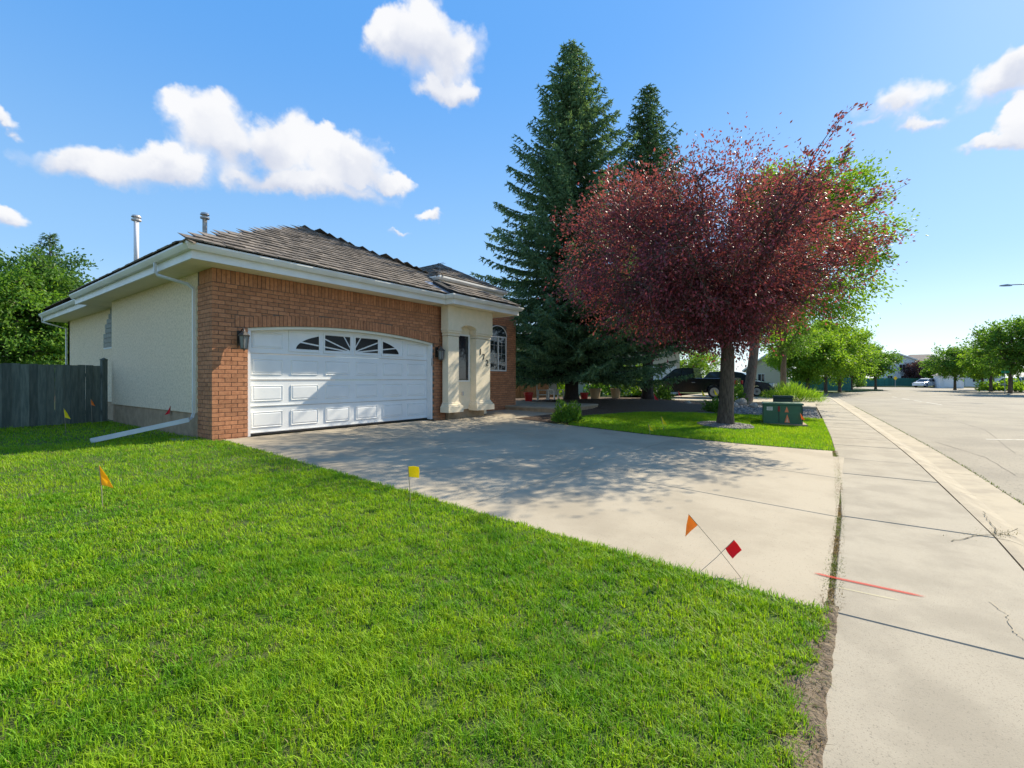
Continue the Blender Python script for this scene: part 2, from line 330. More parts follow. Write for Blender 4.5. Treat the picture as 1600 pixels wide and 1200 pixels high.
# driveway: dark joint bed with cast slabs
drive = struct(sheet('driveway', list(np.linspace(DL, DR, 9))+[7.7, 8.0], lambda x: (-nds(x)+.0, -.02 if x < 7.41 else -8.4+(x-7.4)*-.5), 6, 'gap', -.035))
def slab(x0, x1, y0, y1, parent, mat, t=.012, th=.10, zf=gzf, name='slab', lift=0.):
    b = MB(); V = []
    for z, i in ((-th, 0), (-.006, 0), (0, .008)):
        for x, y in ((x0+i, y0+i), (x1-i, y0+i), (x1-i, y1-i), (x0+i, y1-i)): V.append((x, y, zf(x, y)+z+lift))
    Fs = [(3, 2, 1, 0), (8, 9, 10, 11)]
    for k in (0, 4):
        for i in range(4): Fs.append((k+i, k+(i+1) % 4, k+4+(i+1) % 4, k+4+i))
    return b.add(V, Fs).build(name, mat, parent)
xe = [DL, 2.7, 5.1, DR]; ye = [-9.095, -5.9, -2.95, -.02]
for i in range(3):
    for j in range(3):
        slab(xe[i]+.006, xe[i+1]-.006, ye[j]+.006, ye[j+1]-.006 if j < 2 or i < 2 else -.32, drive, 'concrete')
b = MB(); P = [(DR+.006, -5.2), (DR+.006, -8.90), (8.25, -8.87), (8.0, -8.3), (7.65, -7.2)]
b.add([(x, y, gzf(x, y)-.1) for x, y in P]+[(x, y, gzf(x, y)) for x, y in P], [(0, 1, 2, 3, 4), (5, 6, 7, 8, 9)]+[(i, (i+1) % 5, 5+(i+1) % 5, 5+i) for i in range(5)]).build('slab', 'concrete', drive)
# entry walk beside the garage and raised patio
walk = struct(MB().box((DR+.01, -1.35, .1), (9.95, 2.6, .28)).build('entry_walk', 'gap'))
slab(DR+.01, 9.95, -1.35, .985, walk, 'concrete', zf=lambda x, y: .385 if y > -.4 else gzf(x, y)+.004)
slab(DR+.01, 9.1, -2.35, -1.36, walk, 'concrete', zf=lambda x, y: gzf(x, y)+.004)
pat = struct(MB().box((9.96, -1.2, .1), (13.0, 4.0, .47)).build('patio', 'found'))
for i in range(3):
    for j in range(3): pat_ = slab(9.94+i*1.03, 9.94+i*1.03+1.02, -1.22+j*1.75, -1.22+j*1.75+1.74, pat, 'concrete', zf=lambda x, y: .53, th=.06, name='patio_slab')
# planting beds
struct(sheet('mulch_bed', np.arange(7.42, 22.1, .4), lambda x: ((-2.45 if x < 9.2 else np.interp(x, [9.2, 10, 13, 15, 16.9, 18, 22], [-2.45, -2.35, -2.9, -4.4, -5.0, -4.2, -3.4])), (-1.3 if x < 13 else 6.)), 12, 'mulch', .012,
       zf=lambda x, y: gz(x, y)+.16*np.exp(-((x-15)**2+(y-.6)**2)/6.)+.14*np.exp(-((x-19)**2+(y+.9)**2)/6.)))
def gravY(x): return (-nds(x)+.04, float(np.interp(x, [14.9, 16.9, 18, 22.4], [-4.4, -5.05, -4.3, -3.5])))
struct(sheet('gravel_bed', np.arange(15.0, 22.6, .3), lambda x: (max(-nds(x)+.04, float(np.interp(x, [15, 16.6, 17.1], [-4.6, -6.6, -9.]))), gravY(x)[1]), 10, 'gravelbed', .006))
# ------------------------------------------------------------------ sidewalk, kerb, road
def yw(x, o): return -(nds(x)+o)
sx = np.concatenate([np.arange(-40, 46, 2.)])
swk = struct(sheet('sidewalk', sx, lambda x: (yw(x, 1.23), yw(x, -.02)), 1, 'gap', -.05, zf=lambda x, y: 0*x))
J = [-38, -30, -24, -18, -13, -10, -7.6, -5.0, -2.4, .17, 2.76, 4.2, 5.6, 7.3, 9.46]; x = 9.46
while x < 44: x += 1.55; J.append(x)
for a, c in zip(J[:-1], J[1:]):
    a2, c2 = a+.007, c-.007
    P = [(a2, yw(a2, 1.205)), (c2, yw(c2, 1.205)), (c2, yw(c2, .025)), (a2, yw(a2, .025))]
    dz = random.uniform(-.004, .004); V = [(p, q, -.1) for p, q in P]+[(p, q, -.007+dz) for p, q in P]
    cx = sum(p for p, _ in P)/4; cy = sum(q for _, q in P)/4
    V += [(p+.008*(1 if p < cx else -1), q+.008*(1 if q < cy else -1), dz) for p, q in P]
    Fs = [(3, 2, 1, 0), (8, 9, 10, 11)]+[(k+i, k+(i+1) % 4, k+4+(i+1) % 4, k+4+i) for k in (0, 4) for i in range(4)]
    MB().add(V, Fs).build('slab', 'walk', swk)
kerb = struct(MB().add([(x, yw(x, o), -.2) for x in sx for o in (1.2, 1.95)], [(2*i, 2*i+2, 2*i+3, 2*i+1) for i in range(len(sx)-1)]).build('kerb', 'gap'))
KP = [(1.217, -.12), (1.217, -.002), (1.30, -.004), (1.38, -.03), (1.47, -.085), (1.55, -.108), (1.93, -.095), (1.93, -.19)]
JK = [-38, -20, -8, -2.4, 2.76, 7.3, 12.2]
while JK[-1] < 43: JK.append(JK[-1]+4.6)
for a, c in zip(JK[:-1], JK[1:]):
    xx = np.linspace(a+.006, c-.006, max(3, int((c-a)/1.2)))
    m_ = len(KP); V = [(x, yw(x, o), z) for x in xx for o, z in KP]
    Fs = [(i*m_+k, i*m_+(k+1) % m_, (i+1)*m_+(k+1) % m_, (i+1)*m_+k) for i in range(len(xx)-1) for k in range(m_)]+[tuple(range(m_)), tuple((len(xx)-1)*m_+k for k in range(m_))]
    MB().add(V, Fs).build('kerb_section', 'curb', kerb)
b = MB()
P = [(-200, -11.07), (-40, yw(-40, 1.945))]+[(x, yw(x, 1.945)) for x in sx[1:]]+[(46, 45), (57, 45), (57.5, -4), (60, -7.8), (68, -9.6), (78, -13), (84, -11), (90, 0), (100, 45), (112, 45), (112, -60), (84, -60), (80, -34), (73, -27), (62, -24), (40, -23), (-200, -23)]
for p in P: pass
road = struct(b.add([(x, y, -.1) for x, y in P], [tuple(range(len(P)))]).build('road', 'asphalt'))
# verges beyond the street, raised with a kerb
def verge(name, P, mat, z=.03):
    b = MB(); b.prism(P, 'z', -.25, z); return struct(b.build(name, mat))
verge('far_lawn', [(58.3, 44), (58.3, -3.6), (60.3, -7.3), (68, -9.1), (77.5, -12.4), (82.5, -10.6), (88.5, 0), (98, 44)], 'ground', .04)
verge('far_lawn', [(-200, -24.5), (-200, -120), (60, -120), (60, -25.4), (40, -24.5)], 'ground', .05)
verge('far_lawn', [(61, -26), (72, -29), (78.5, -36), (82, -60), (82, -120), (61, -120)], 'ground', .045)
verge('far_lawn', [(113, 45), (300, 45), (300, -140), (113, -140)], 'ground', .05)
verge('far_pavement', [(-200, -23.1), (-200, -24.45), (40, -24.45), (60, -25.35), (60.9, -26), (61, -24.2), (40, -23.1)], 'curb', .03)
verge('side_pavement', [(41, -6.25), (45.3, -6.0), (45.3, 44), (43.8, 44), (43.8, -3.2), (41, -3.6)], 'curb', .03)
verge('neighbour_driveway', [(22.7, -6.6), (22.6, 3.3), (35.5, 3.3), (35.5, -5.8), (30, -6.2)], 'concrete', .33)
verge('neighbour_apron', [(22.7, -7.8), (22.7, -6.62), (35.5, -5.82), (35.5, -6.9)], 'concrete', .16)
# road dashes
ra = []
for (x0, y0), (x1, y1) in [((1394, 620), (1402, 621.3)), ((1410, 622.6), (1421, 624.4)), ((1428, 625.6), (1440, 627.5)), ((1447, 628.7), (1472, 632.8)), ((1540, 686.5), (1640, 688)), ((1388, 615), (1393, 615.8))]:
    a = Vector(gp(x0, y0, -.1)); c = Vector(gp(x1, y1, -.1)); d = (c-a).normalized(); n_ = Vector((-d.y, d.x))*.055
    struct(MB().add([(*(a-n_), -.095), (*(c-n_), -.095), (*(c+n_), -.095), (*(a+n_), -.095)], [(0, 1, 2, 3)]).build('road_marking', 'line'))
# sprayed marks on the paving
def spray(name, col, p0, p1, wd, dens):
    m = bpy.data.materials.new(name); m.use_nodes = True; q = G(m.node_tree); nt = m.node_tree; nt.nodes.clear()
    uvn = q.n('ShaderNodeTexCoord'); sp = q.n('ShaderNodeSeparateXYZ'); q.put(sp.inputs[0], uvn.outputs['Generated'])
    att = q.n('ShaderNodeAttribute'); att.attribute_name = 'Col'; fall = att.outputs['Fac']
    a = q.m('MULTIPLY', q.mr(q.m('ADD', fall, q.m('MULTIPLY', q.m('SUBTRACT', q.noise(q.n('ShaderNodeNewGeometry').outputs['Position'], 110, 3), .5), .5)), .12, .8), dens)
    d = q.n('ShaderNodeBsdfDiffuse'); d.inputs[0].default_value = (*col, 1); t = q.n('ShaderNodeBsdfTransparent'); mx = q.n('ShaderNodeMixShader')
    q.put(mx.inputs[0], a); nt.links.new(t.outputs[0], mx.inputs[1]); nt.links.new(d.outputs[0], mx.inputs[2]); o = q.n('ShaderNodeOutputMaterial'); nt.links.new(mx.outputs[0], o.inputs[0])
    a = Vector(p0); c = Vector(p1); dr = (c-a).normalized(); nn = Vector((-dr.y, dr.x)); V = []; cols = []; N = 14
    for i in range(N+1):
        p = a.lerp(c, i/N)
        for k in range(5):
            o_ = (k-2)/2; V.append((*(p+nn*o_*wd), gzf(*p)+.006)); e = min(1, i/1.2, (N-i)/1.6); cols.append((1-abs(o_))*e)
    me = npmesh(name, V, [(i*5+k, (i+1)*5+k, (i+1)*5+k+1, i*5+k+1) for i in range(N) for k in range(4)])
    ca = me.color_attributes.new('Col', 'FLOAT_COLOR', 'POINT'); ca.data.foreach_set('color', np.repeat(np.array(cols, np.float32), 4))
    return link(name, me, m)
tag(spray('paint_mark', (.58, .09, .07), gp(1268, 896), gp(1452, 935), .034, .68), 'sprayed red locate line crossing the driveway joint onto the sidewalk', 'paint mark')
tag(spray('paint_mark', (.75, .68, .38), gp(1305, 918), gp(1410, 940), .014, .32), 'faint pale yellow sprayed line just below the red line on sidewalk', 'paint mark')
def crack(pts, z, wd, parent, mat='gap'):
    V = []; P_ = []
    for a, c in zip(pts[:-1], pts[1:]):
        for t_ in np.linspace(0, 1, 7)[:-1]: P_.append((a[0]+(c[0]-a[0])*t_+random.uniform(-.012, .012), a[1]+(c[1]-a[1])*t_+random.uniform(-.012, .012)))
    for i, p in enumerate(P_):
        q = P_[min(i+1, len(P_)-1)]; r_ = P_[max(i-1, 0)]; d = Vector((q[0]-r_[0], q[1]-r_[1])).normalized(); h = wd*random.uniform(.3, 1)/2; V += [(p[0]-d.y*h, p[1]+d.x*h, z), (p[0]+d.y*h, p[1]-d.x*h, z)]
    MB().add(V, [(2*i, 2*i+1, 2*i+3, 2*i+2) for i in range(len(P_)-1)]).build('crack', mat, parent)
crack([gp(1488, 847), gp(1520, 838), gp(1556, 836), gp(1600, 826)], .009, .012, swk); crack([gp(1535, 800), gp(1548, 818), gp(1560, 838)], .009, .010, swk)
crack([gp(1545, 940), gp(1572, 960), gp(1582, 985), gp(1600, 1003)], .009, .007, swk, 'curb'); crack([gp(1478, 768), gp(1500, 770), gp(1530, 776)], .004, .010, kerb)
for pp in ([(1420, 640), (1480, 655), (1600, 668)], [(1500, 660), (1540, 672), (1600, 720)], [(1400, 625), (1500, 630), (1600, 640)], [(1460, 690), (1540, 715), (1600, 750)]):
    crack([gp(a, c, -.1) for a, c in pp], -.096, .016, road, 'found2')
# bare soil along the walk and the overgrown joint
V = []; xs = np.arange(-7, .3, .06)
def soilw(x): return (.10+.04*math.sin(x*5.3)+.035*math.sin(x*13.1)+.02*math.sin(x*29))*(min(1, max(0, (.3-x)/.6)) if x > -.3 else 1)+.07
for x in xs:
    wv = soilw(x)
    for k in range(6): V.append((x, -9.17+wv*k/5, (gzf(x, -9.17+wv*k/5) if k else -.02)+(.010+random.uniform(-.006, .008) if 0 < k < 5 else -.004)))
struct(link('soil_strip', npmesh('soil_strip', V, [(i*6+k, (i+1)*6+k, (i+1)*6+k+1, i*6+k+1) for i in range(len(xs)-1) for k in range(5)]), 'soil'))
V = []; xs = np.arange(.25, 8.3, .06)
for x in xs:
    for k in range(4): V.append((x, -nds(x)-.03+k*.025, -.012+random.uniform(-.004, .004)))
struct(link('soil_joint', npmesh('soil_joint', V, [(i*4+k, (i+1)*4+k, (i+1)*4+k+1, i*4+k+1) for i in range(len(xs)-1) for k in range(3)]), 'soil'))

# ================================================================== the house
FL = .4; ZS = 3.50; ZG = 3.73           # garage floor, soffit, gutter top
house = thing('bungalow', 'cream stucco and brick bungalow with attached double garage and cedar shake roof', 'house', (0, 0, FL))
AX0, AX1 = .61, 5.41
def arch(u): return 2.47+.17*max(0, 1-((u-3.01)/2.4)**2)
BX1 = 5.87; RET = .66                   # brick field end, return on the side wall
b = MB()                                # mortar backing, stepped round the arched opening
D = .009
b.box((D, D, .12), (AX0-.002, .22, ZS)); b.box((AX1+.002, D, .12), (BX1+.4, .22, ZS)); b.box((D, .22, .12), (.22, RET, ZS))
for i in range(24):
    u0 = AX0+(AX1-AX0)*i/24; u1 = AX0+(AX1-AX0)*(i+1)/24; z0 = arch((u0+u1)/2)
    b.add([(u0, D, arch(u0)), (u1, D, arch(u1)), (u1, D, ZS), (u0, D, ZS), (u0, .22, arch(u0)), (u1, .22, arch(u1)), (u1, .22, ZS), (u0, .22, ZS)], [(0, 1, 2, 3), (7, 6, 5, 4), (0, 4, 5, 1)])
bw = b.build('brick_wall', 'mortar', house)
CH = .0787; BL = .218; JT = .011
bricks = []                             # (x0,x1,z0,z1,side)
zc = FL-.06; row = 0
SOL0 = zc+37*CH
while zc < SOL0-.03:
    z0, z1 = zc, min(zc+CH-JT, SOL0-JT)
    off = (BL/2 if row % 2 else 0)
    x = -off
    while x < BX1:
        a, c = max(x, .0 if row % 2 == 0 else .0), min(x+BL-JT, BX1)
        x += BL
        segs = [(a, c)]
        res = []
        for a, c in segs:
            if z0 < 2.47-.02:                                   # door opening and the pier's control joint
                if c <= AX0 or a >= AX1: res.append((a, c))
                elif a < AX0 < c: res.append((a, AX0))
                elif a < AX1 < c: res.append((AX1, c))
            else:
                mid = (a+c)/2
                if .38 < mid < 5.64:
                    if z0 > arch(mid)+.215: res.append((a, c))
                    elif z1 > arch(mid)+.232: res.append((max(a, .385), min(c, 5.635), arch(mid)+.218))
                    if z0 < 2.69 and a < .38 < c: res.append((a, .375))
                    if z0 < 2.69 and a < 5.64 < c: res.append((5.645, c))
                else: res.append((a, c))
        for a, c, *zz in res:
            if z0 > 2.40 and z0 < 2.69 and (a < .38 < c) and (a+c)/2 <= .38: c = .375
            if z0 > 2.40 and z0 < 2.69 and (a < 5.64 < c) and (a+c)/2 >= 5.64: a = 5.645
            if c-a > .03: bricks.append((a, c, zz[0] if zz else z0, z1, 0))
    y = (BL-.10) if row % 2 == 0 else .0+.0
    ys = [(.102, y-JT+0.0)] if row % 2 == 0 else []
    yy = .105 if row % 2 == 0 else BL/2+.0
    if row % 2: ys = [(.002, .108)] if False else []
    yy = .0
    segs = []
    st = .109 if row % 2 == 0 else .109+BL/2
    if row % 2: segs.append((.109, .109+BL/2-JT))
    while st < RET: segs.append((st, min(st+BL-JT, RET))); st += BL
    for a, c in segs:
        if c-a > .03: bricks.append((a, c, z0, z1, 1))
    zc += CH; row += 1
n_s = int(BX1/.0787)
for i in range(n_s): bricks.append((i*.0787+.001, i*.0787+.0677, SOL0, ZS-.004, 0))
for i in range(int((RET-.11)/.0787)): bricks.append((.11+i*.0787, .11+i*.0787+.0677, SOL0, ZS-.004, 1))
na = 64
for i in range(na):                     # soldier arch over the door
    u = .385+(5.64-.385)*(i+.5)/na; hw = .0355
    bricks.append((u-hw, u+hw, arch(u)+.004 if AX0 < u < AX1 else 2.474, (arch(u) if AX0 < u < AX1 else 2.47)+.212, 0))
def bgeom(br):
    a, c, z0, z1, s = br
    if s == 0: lo, hi = (a, 0, z0), (c, .10, z1)
    else: lo, hi = (0, a, z0), (.10, c, z1)
    return lo, hi
def size_in_view(br):
    lo, hi = bgeom(br); p = np.array([(lo[k]+hi[k])/2 for k in range(3)])-CAM; d = float(p[:2]@FW)
    nrm = np.array([0, -1, 0]) if br[4] == 0 else np.array([-1, 0, 0])
    return (br[1]-br[0])*(br[3]-br[2])*abs(float(p@nrm))/d**3
bricks.sort(key=size_in_view, reverse=True)
cache = {}
rest = MB()
for i, br in enumerate(bricks):
    lo, hi = bgeom(br); pr = random.uniform(-.003, .0015)
    if i < 300:
        key = (round(br[1]-br[0], 3), round(br[3]-br[2], 3), br[4])
        if key not in cache:
            dx, dy, dz = [hi[k]-lo[k] for k in range(3)]
            mb_ = MB().bbox((0, 0, 0), (dx, dy, dz), .003); cache[key] = npmesh('brick', mb_.V, mb_.F); cache[key].materials.append(M['brick'])
        o = link('brick', cache[key], None, bw, (lo[0]-(pr if br[4] else 0), lo[1]-(0 if br[4] else pr), lo[2]-FL))
    else:
        d0 = (pr, 0) if br[4] else (0, pr); rest.box((lo[0]-d0[0], lo[1]-d0[1], lo[2]), (hi[0]-d0[0], hi[1]-d0[1], hi[2]))
o = rest.build('bricks', 'brick', bw); o['kind'] = 'stuff'
# --- door trim
b = MB(); N = 24; T0, T1 = .03, .20
P = []
for i in range(N+1):
    u = AX0+(AX1-AX0)*i/N; P.append((u, arch(u)-.002))
Q = [(u, z-.055) for u, z in P]
V = [(u, y, z) for y in (T0, T1) for u, z in P+Q]; n2_ = 2*(N+1); k_ = N+1
Fs = []
for i in range(N):
    Fs += [(i, i+1, k_+i+1, k_+i), (n2_+i, n2_+k_+i, n2_+k_+i+1, n2_+i+1), (k_+i, k_+i+1, n2_+k_+i+1, n2_+k_+i)]
MB().add(V, Fs).build('door_header', 'cream', house)
MB().box((AX0+.001, T0, FL), (AX0+.06, T1, 2.42)).build('door_jamb', 'white', house)
MB().box((AX1-.065, T0, FL), (AX1-.001, T1, 2.42)).build('door_jamb', 'white', house)
MB().bbox((AX1-.052, T0-.025, 1.86), (AX1-.014, T0-.001, 2.06), .004).build('keypad', 'galv', house)
# --- garage door
gd = MB()
DX0, DX1 = AX0+.062, AX1-.067; DY = .165; ROWS = [FL+.03, FL+.55, FL+1.075, FL+1.60, FL+2.24]
for r in range(4): gd.box((DX0, DY+.02, ROWS[r]+.003), (DX1, DY+.06, ROWS[r+1]-.003))
gdo = gd.build('garage_door', 'white', house)
MB().box((DX0, DY+.01, FL-.002), (DX1, DY+.055, FL+.028)).build('bottom_seal', 'plastic', gdo)
CW = (DX1-DX0)/6
for r in range(4):
    MB().box((DX0, DY+.004, ROWS[r]+.012), (DX1, DY+.019, ROWS[r]+.028)).build('section_lip', 'white', gdo)
    for c_ in range(6):
        x0 = DX0+CW*c_+.085; x1 = DX0+CW*(c_+1)-.085; z0 = ROWS[r]+.11; z1 = ROWS[r]+.42
        if r == 3 and 0 < c_ < 5: continue
        e = .022; b = MB()                       # sunk moulding with a raised field
        V = [(x0, DY+.02, z0), (x1, DY+.02, z0), (x1, DY+.02, z1), (x0, DY+.02, z1)]
        V += [(x0+.008, DY+.004, z0+.008), (x1-.008, DY+.004, z0+.008), (x1-.008, DY+.004, z1-.008), (x0+.008, DY+.004, z1-.008)]
        V += [(x0+e, DY+.017, z0+e), (x1-e, DY+.017, z0+e), (x1-e, DY+.017, z1-e), (x0+e, DY+.017, z1-e)]
        V += [(x0+2*e, DY+.006, z0+2*e), (x1-2*e, DY+.006, z0+2*e), (x1-2*e, DY+.006, z1-2*e), (x0+2*e, DY+.006, z1-2*e)]
        Fs = [(12, 13, 14, 15)]+[(k+i, k+(i+1) % 4, k+4+(i+1) % 4, k+4+i) for k in (0, 4, 8) for i in range(4)]
        b.add(V, Fs).build('panel', 'white', gdo)
# sunburst lights: four framed panes cut by rays
def clip(poly, a, b_, c):                # keep a*x+b*y<=c
    r = []
    for i in range(len(poly)):
        p, q = poly[i], poly[(i+1) % len(poly)]; dp = a*p[0]+b_*p[1]-c; dq = a*q[0]+b_*q[1]-c
        if dp <= 0: r.append(p)
        if dp*dq < 0: t = dp/(dp-dq); r.append((p[0]+t*(q[0]-p[0]), p[1]+t*(q[1]-p[1])))
    return r
cx0 = (DX0+DX1)/2; zb = ROWS[3]+.115
for c_ in range(1, 5):
    x0 = DX0+CW*c_+.07; x1 = DX0+CW*(c_+1)-.07; z0 = ROWS[3]+.10; z1 = ROWS[3]+.475
    fr = MB(); fr.box((x0-.03, DY-.002, z0-.03), (x1+.03, DY+.0195, z0)); fr.box((x0-.03, DY-.002, z1), (x1+.03, DY+.0195, z1+.03)); fr.box((x0-.03, DY-.002, z0), (x0, DY+.0195, z1)); fr.box((x1, DY-.002, z0), (x1+.03, DY+.0195, z1))
    fr.build('window_frame', 'white', gdo)
    el = [(cx0+1.36*math.cos(t), zb+.40*math.sin(t)) for t in np.linspace(0, math.pi, 40)]
    rect = el+[(cx0-1.36, zb)]
    rect = clip(rect, -1, 0, -x0); rect = clip(rect, 1, 0, x1); rect = clip(rect, 0, 1, z1-.01); rect = clip(rect, 0, -1, -z0)
    angs = [0, 17, 42, 75, 105, 138, 163, 180]
    for a0, a1 in zip(angs[:-1], angs[1:]):
        t0, t1 = math.radians(a0), math.radians(a1); hw = .016
        # rays drawn in the stretched fan: slope scaled so that outer panes are cut as well
        d0 = Vector((math.cos(t0)*1.0, math.sin(t0)*.42)).normalized(); d1 = Vector((math.cos(t1)*1.0, math.sin(t1)*.42)).normalized()
        pl = rect
        pl = clip(pl, d0.y, -d0.x, d0.y*cx0-d0.x*zb-hw); pl = clip(pl, -d1.y, d1.x, -(d1.y*cx0-d1.x*zb)-hw) if len(pl) > 2 else pl
        if len(pl) > 2:
            hub = [p for p in pl]
            pl = [(x, z) for x, z in pl]
            A = abs(sum(pl[i][0]*pl[(i+1) % len(pl)][1]-pl[(i+1) % len(pl)][0]*pl[i][1] for i in range(len(pl))))/2
            if A > .002: MB().prism(pl, 'y', DY+.012, DY+.025).build('pane', 'door_glass', gdo)
# --- stucco side walls, foundation
JY = 6.27; RX = .30; EY = 12.9
b = MB(); b.box((.006, RET+.002, .85), (.25, JY, ZS)); b.box((.25, JY-.25, .85), (RX, JY, ZS)); b.build('stucco_wall', 'stucco', house)
MB().box((.03, RET+.002, .05), (.25, JY-.02, .849)).build('foundation', 'found', house)
b = MB(); b.box((RX, JY+.001, .85), (RX+.25, EY, ZS)); b.box((RX, EY-.25, .85), (10.5, EY, ZS)); b.build('rear_stucco_wall', 'stucco', house)
MB().box((RX+.03, JY+.001, .05), (10.4, EY-.03, .849)).build('rear_foundation', 'found', house)
MB().box((.0, -.03+.04, .05), (BX1, .2, FL-.061)).build('front_footing', 'found', house)
gw = MB().box((RX-.012, 7.46, 2.36), (RX-.002, 8.36, 2.40)).build('glass_block_window', 'vinyl', house)
for r in range(8):
    n_ = [5, 5, 5, 4, 4, 3, 2, 1][r]
    for k in range(n_):
        y1 = 7.48+(k+1)*.172; MB().bbox((RX-.02, y1-.165, 2.403+r*.135), (RX+.06, y1, 2.403+r*.135+.128), .004).build('glass_block', 'block', gw)
# --- eaves: fascia, gutter, soffit
EO = .48
path = [(-EO, 7.5), (-EO, -EO), (5.40, -EO), (5.40, -EO-.28), (8.35, -EO-.28), (8.35, 3.0)]
FP = [(-.035, ZS-.012), (0, ZS-.012), (0, 3.70), (-.035, 3.70)]
GPf = [(.002, 3.625), (.070, 3.625), (.095, 3.66), (.118, 3.70), (.118, ZG), (.104, ZG), (.104, 3.705), (.082, 3.665), (.064, 3.64), (.002, 3.64)]
MB().sweep(path, FP).build('fascia', 'gutter', house)
MB().sweep(path, GPf).build('gutter', 'gutter', house)
path2 = [(RX-EO-.07, EY+EO), (RX-EO-.07, 7.53)]
MB().sweep(path2, FP).build('rear_fascia', 'gutter', house); MB().sweep(path2, GPf).build('rear_gutter', 'gutter', house)
sm = {}
def soff(x0, x1, y0, y1, ax):
    n_ = max(1, round((y1-y0 if ax == 'y' else x1-x0)/.29))
    for i in range(n_):
        if ax == 'y': a = (x0, y0+(y1-y0)*i/n_+.003, ZS); c = (x1, y0+(y1-y0)*(i+1)/n_-.003, ZS+.02)
        else: a = (x0+(x1-x0)*i/n_+.003, y0, ZS); c = (x0+(x1-x0)*(i+1)/n_-.003, y1, ZS+.02)
        MB().box(a, c).build('soffit_panel', 'soffit', house)
MB().box((-EO+.04, -EO+.04, ZS+.021), (.2, 7.45, ZS+.03)).build('soffit_board', 'soffit', house)
soff(-EO+.04, .02, .02, JY, 'y'); soff(-EO+.04, RX+.02, JY+.003, 7.46, 'y'); soff(-EO+.04, 5.36, -EO+.04, .018, 'x'); soff(5.44, 8.31, -EO-.24, .1, 'x'); soff(RX-EO-.04, RX+.02, 7.5, EY+.4, 'y'); soff(7.75, 8.31, .103, 1.0, 'y')
# --- roof
PT = .5; EX0, EX1, EYF = -.58, 8.45, -.58; APX = (EX0+EX1)/2; RUN = APX-EX0; ZR = ZG+.012
def roofz(x, y): return ZR+PT*min(x-EX0, y-EYF, EX1-x)
apx = (APX, EYF+RUN, ZR+PT*RUN)
rb = MB(); rb.add([(EX0, EYF, ZR), (EX1, EYF, ZR), apx, (-.32, 13.4, ZR+.13), (APX, 13.4, ZR+PT*RUN), (EX1, 13.4, ZR), (EX0, 7.55, ZR), (-.32, 7.55, ZR+.13)], [(0, 1, 2), (0, 2, 4, 3, 7, 6), (1, 5, 4, 2), (3, 4, 5)])
roof = rb.build('roof', 'shakebase', house)
EXPO = .25; cs = math.cos(math.atan(PT)); sn = math.sin(math.atan(PT)); SLOPE = math.atan(PT)
SW = [.12, .15, .18, .21, .25, .29]; shm = []
for wv in SW:
    for th in (.017, .026):
        b = MB(); Ls = .40
        b.add([(0, 0, 0), (wv, 0, 0), (wv, Ls, 0), (0, Ls, 0), (.002, 0, th), (wv-.002, .004*random.uniform(-1, 1), th), (wv-.002, Ls, .004), (.002, Ls, .004)], [(0, 3, 2, 1), (4, 5, 6, 7), (0, 1, 5, 4), (1, 2, 6, 5), (2, 3, 7, 6), (3, 0, 4, 7)])
        me = npmesh('shake', b.V, b.F); me.materials.append(M['shake']); shm.append((wv, me, np.array(b.V), b.F))
def shakes(x0f, x1f, org, ux, uy, smax, singles, lift0=.0):
    """rows of shakes on the plane through org with unit directions ux (along eave) and uy (up slope)."""
    items = []; s = -.03; r = 0
    un = Vector(ux).cross(Vector(uy)).normalized()
    while s < smax-.1:
        xa, xb = x0f(s), x1f(s); x = xa+random.uniform(-.1, 0)
        while x < xb-.04:
            k = random.randrange(len(shm)); wv = shm[k][0]
            if x > xa-.05 and x+wv < xb+.02: items.append((x, s+random.uniform(-.010, .008), k, random.uniform(-.012, .012)))
            x += wv+random.uniform(.004, .012)
        s += EXPO; r += 1
    res = []
    for x, s, k, tw in items:
        p = Vector(org)+Vector(ux)*x+Vector(uy)*s+un*(.012+lift0)
        d = float((np.array(p)-CAM)[:2]@FW); res.append((d, p, k, tw, s))
    res.sort(key=lambda t: t[0])
    mb_ = MB(); tilt = .05
    for i, (d, p, k, tw, s) in enumerate(res):
        X = (Vector(ux)*math.cos(tw)+Vector(uy)*math.sin(tw)).normalized(); Yv = (Vector(uy)-un*tilt).normalized(); Yv = (Yv-X*Yv.dot(X)).normalized(); Z = X.cross(Yv)
        p = p+un*.016
        if i < singles:
            o = link('shake', shm[k][1], None, roof); mw = Matrix((X, Yv, Z)).transposed().to_4x4(); mw.translation = p-ORG[roof]; o.matrix_local = mw
        else:
            Rm = np.array([X, Yv, Z]); V = shm[k][2]@Rm+np.array(p); mb_.add(V, shm[k][3])
    if mb_.V:
        o = mb_.build('shakes', 'shake', roof); o['kind'] = 'stuff'
SMX = RUN/cs
shakes(lambda s: s*cs, lambda s: EX1-EX0-s*cs, (EX0, EYF, ZR), (1, 0, 0), (0, cs, sn), SMX, 290)
shakes(lambda s: 5.85 if s*cs < .26 else 0., lambda s: 13.62-s*cs, (EX0, 13.4, ZR), (0, -1, 0), (cs, 0, sn), SMX, 0)
shakes(lambda s: s*cs, lambda s: 8., (EX1, EYF, ZR), (0, 1, 0), (-cs, 0, sn), SMX, 0)
